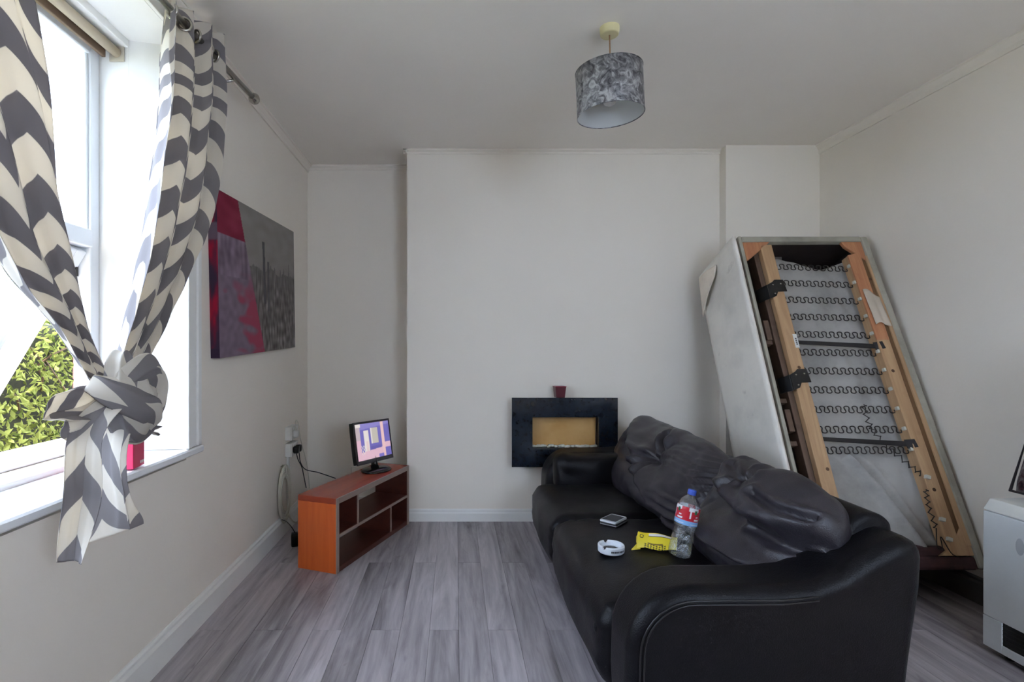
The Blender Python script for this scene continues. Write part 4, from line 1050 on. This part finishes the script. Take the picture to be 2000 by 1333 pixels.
build('bracket', MB().box(-.03, .0, -.035, .03, .006, .045), plain('old white bracket', (196, 186, 168), .5), rb, bevel=.002)

def chevron(name):
    t = NT(name); uv = t.n('ShaderNodeUVMap'); sx = t.n('ShaderNodeSeparateXYZ'); t.link(uv.outputs[0], sx.inputs[0])
    tri = t.math('PINGPONG', sx.outputs[0], .12)
    ph = t.math('ADD', sx.outputs[1], t.math('MULTIPLY', tri, -.88))
    fr = t.math('FRACT', t.math('DIVIDE', ph, .155))
    st = t.math('SMOOTH_MIN', t.math('MULTIPLY', t.math('ABSOLUTE', t.math('SUBTRACT', fr, .5)), 1.0), 1.0, 0.0)
    mask = t.n('ShaderNodeMapRange'); t.link(st, mask.inputs[0]); mask.inputs[1].default_value = .244; mask.inputs[2].default_value = .256
    v = t.coords(); weave = t.noise(v, 900, 2)
    col = t.mix(mask.outputs[0], lin((228, 222, 212)), lin((148, 142, 143)))
    df = t.bsdf(col, .85, 0, t.bump(t.math('ADD', t.math('MULTIPLY', weave, .3), t.noise(v, 30, 4)), .10, .004), .15)
    tl = t.n('ShaderNodeBsdfTranslucent'); tc = t.mix(mask.outputs[0], lin((240, 228, 208)), lin((134, 126, 126))); t.link(tc, tl.inputs[0])
    m = t.n('ShaderNodeMixShader'); m.inputs[0].default_value = .36; t.link(df, m.inputs[1]); t.link(tl.outputs[0], m.inputs[2])
    return t.done(m.outputs[0])
M_chev = chevron('grey and cream chevron cloth')
def drape(rows, width, length, pleats, amp, nu=90, nv=140, phase=0.0, nrm=(1, 0, 0), sharp=.6, u0=0.0, v0=0.0, drift=.5, seed=0.0, flat=None):
    Lr = [r[0] for r in rows]; Rr = [r[1] for r in rows]; am = [r[2] if len(r) > 2 else 1.0 for r in rows]
    G = np.zeros((nu, nv, 3)); UV = np.zeros((nu, nv, 2)); nrm = np.array(nrm, float)
    for i in range(nu):
        t_ = i / (nu - 1); a, b = catmull(Lr, t_), catmull(Rr, t_); k = catmull([[x] for x in am], t_)[0]
        d = b - a; wd = np.linalg.norm(d); d /= wd
        nn = nrm - d * nrm.dot(d); nn /= np.linalg.norm(nn)
        for j in range(nv):
            s = j / (nv - 1); ph = 2 * math.pi * pleats * s + phase + drift * t_ * 3 + .9 * nz((s * 3, t_ * 2.2, 0), 1, seed)
            w_ = math.sin(ph); w_ = math.copysign(abs(w_) ** sharp, w_)
            fl = 1.0 if flat is None else 1 - .85 * max(0, min(1, (s - flat[0]) / (flat[1] - flat[0]))) * max(0, 1 - t_ * 1.5); w_ *= fl
            lat = fl * .25 * wd / max(pleats, 1) * math.sin(2 * ph) * .35
            p = a + d * (wd * s + lat) + nn * amp * k * w_
            p += nn * .012 * nz((p[1] * 9, p[2] * 3, 0), 1, seed + 4)
            G[i, j] = p; UV[i, j] = (u0 + width * s, v0 - length * t_)
    return MB().surf(G, uv=UV)
def cloth(name, mb, parent):
    o = build(name, mb, M_chev, parent, smooth=True, world=True); s = o.modifiers.new('thick', 'SOLIDIFY'); s.thickness = .0015; s.offset = 0; return o
cu1 = thing('curtain', 'grey and cream chevron curtain coming from the near end of the rod into the knot', 'curtain', (-1.06, 1.0, 2.42), group='knotted chevron curtains')
cloth('drape', drape([((-1.08, .58, 2.44), (-1.05, 1.30, 2.47), 1.1), ((-1.07, .80, 2.08), (-1.04, 1.34, 2.095), 1.0), ((-1.05, 1.02, 1.74), (-1.03, 1.39, 1.80), .9), ((-1.035, 1.215, 1.42), (-1.02, 1.418, 1.51), .7), ((-1.02, 1.356, 1.266), (-1.0, 1.438, 1.324), .5), ((-1.0, 1.448, 1.131), (-.97, 1.466, 1.20), .35), ((-.97, 1.475, 1.08), (-.95, 1.49, 1.12), .25)],
    1.05, 1.62, 2.6, .052, phase=2.2, drift=-.3, seed=2.0, u0=.13, v0=.03, flat=(.62, .85)), cu1)
cloth('tail', drape([((-.955, 1.42, 1.08), (-.90, 1.47, 1.07), .5), ((-.97, 1.349, .996), (-.90, 1.37, .992), .8), ((-.97, 1.319, .837), (-.90, 1.364, .824), 1), ((-.97, 1.319, .69), (-.905, 1.306, .69), 1)], .20, .43, 1.0, .010, nu=50, nv=60, phase=1.0, drift=.2, seed=6.0, u0=.02, v0=.02, nrm=(.3, -1, 0)), cu1)
cu2 = thing('curtain', 'grey and cream chevron curtain with steel eyelets, hanging beside the canvas picture and knotted', 'curtain', (-1.05, 2.15, 2.5), group='knotted chevron curtains')
cloth('drape', drape([((-1.075, 1.955, 2.50), (-1.03, 2.325, 2.575), .8), ((-1.07, 1.93, 2.28), (-1.03, 2.322, 2.36), 1), ((-1.06, 1.91, 2.12), (-1.03, 2.305, 2.17), 1), ((-1.05, 1.85, 1.83), (-1.02, 2.185, 1.796), .95), ((-1.03, 1.744, 1.48), (-1.0, 1.963, 1.50), .8), ((-1.0, 1.591, 1.20), (-.97, 1.683, 1.198), .5), ((-.97, 1.52, 1.12), (-.95, 1.585, 1.12), .3)],
    1.15, 1.55, 3.0, .050, phase=.6, drift=.45, seed=9.0, u0=.02, v0=.0), cu2)
cloth('tail', drape([((-.96, 1.46, 1.06), (-.90, 1.53, 1.04), .4), ((-.985, 1.455, .93), (-.88, 1.455, .909), .7), ((-.985, 1.435, .83), (-.87, 1.462, .796), 1), ((-.96, 1.40, .70), (-.86, 1.4975, .729), 1)], .26, .36, .8, .014, nu=50, nv=70, phase=3.4, drift=.3, seed=12.0, u0=.03, v0=.06, nrm=(.3, -1, 0)), cu2)
cloth('flap', drape([((-.98, 1.45, 1.12), (-.94, 1.46, 1.04), .3), ((-.99, 1.39, 1.115), (-.94, 1.42, 1.01), .8), ((-1.0, 1.335, 1.095), (-.95, 1.36, .99), 1), ((-1.0, 1.296, 1.072), (-.96, 1.325, 1.005), 1)], .30, .22, 1.4, .024, nu=36, nv=60, phase=.4, seed=15.0, u0=.1), cu2)
cloth('spike', drape([((-.93, 1.56, 1.02), (-.91, 1.60, .96), .4), ((-.93, 1.625, .985), (-.92, 1.65, .94), .8), ((-.94, 1.69, .965), (-.935, 1.675, .94), .8)], .2, .14, 1.2, .016, nu=20, nv=30, seed=18.0, u0=.03), cu2)
def wrap(path, rad, nf, amp, flat, u0, v0, seed, n=70, nv=84):
    P = [np.array(p) for p in smoothpath(path, n)]; R = [catmull([[r] for r in rad], k / (n - 1))[0] for k in range(n)]
    G = np.zeros((n, nv, 3)); UV = np.zeros((n, nv, 2)); up = np.array([1.0, 0, 0]); acc = 0
    for i in range(n):
        t_ = P[min(i + 1, n - 1)] - P[max(i - 1, 0)]; acc += np.linalg.norm(P[i] - P[max(i - 1, 0)]); t_ /= np.linalg.norm(t_); a = up - t_ * up.dot(t_); a /= np.linalg.norm(a); b = np.cross(t_, a)
        for j in range(nv):
            q = 2 * math.pi * j / nv; ph = nf * q + 2.2 * nz((math.cos(q), math.sin(q), i * .035), 1, seed) + i * .02
            rg = 1 - abs(math.sin(ph * .5)) ** .55
            r = R[i] * (1 + amp * (rg - .35)) * (1 + .10 * nz((math.cos(q) * 1.5, math.sin(q) * 1.5, i * .06), 1, seed + 3))
            G[i, j] = P[i] + a * math.cos(q) * r * flat + b * math.sin(q) * r; UV[i, j] = (u0 + .26 * abs(j / nv * 2 - 1), v0 - acc * .62)
    return MB().surf(G, cv=True, uv=UV)
kn = cloth('knot', wrap([(-1.0, 1.595, 1.14), (-.96, 1.545, 1.15), (-.925, 1.515, 1.10), (-.92, 1.535, 1.03), (-.935, 1.575, .985), (-.95, 1.60, .95)], [.03, .058, .072, .076, .058, .024], 6, .22, .75, .02, .05, 21.0), cu2)
cloth('knot_loop', wrap([(-.97, 1.475, 1.08), (-.915, 1.505, 1.13), (-.91, 1.575, 1.145), (-.92, 1.625, 1.10), (-.93, 1.625, 1.03), (-.935, 1.585, .975), (-.95, 1.53, .97)], [.028, .040, .048, .052, .050, .042, .02], 5, .24, .8, .12, .0, 27.0), cu2)
cloth('knot_band', wrap([(-.97, 1.43, 1.12), (-.93, 1.445, 1.10), (-.89, 1.49, 1.06), (-.885, 1.54, 1.04), (-.90, 1.59, 1.0)], [.03, .040, .044, .042, .03], 4, .26, .8, .05, .1, 33.0), cu2)
tor = MB().tube([(.024 * math.cos(a), 0, .024 * math.sin(a)) for a in np.linspace(0, 2 * math.pi, 28, endpoint=False)], .0055, 8, closed=True)
ey = None
for cu, ys in ((cu2, (1.975, 2.06, 2.15, 2.24, 2.31)), (cu1, (.75, .95, 1.12, 1.26))):
    M = rootmat(cu).inverted()
    for k, y in enumerate(ys):
        p = RP0.lerp(RP1, (y - RP0.y) / (RP1.y - RP0.y))
        if ey is None: o = ey = build('eyelet', tor, M_chrome, cu, smooth=True)
        else: o = dup(ey, parent=cu)
        o.location = M @ p; o.rotation_euler = (0, 0, math.radians(25 if k % 2 else -25))
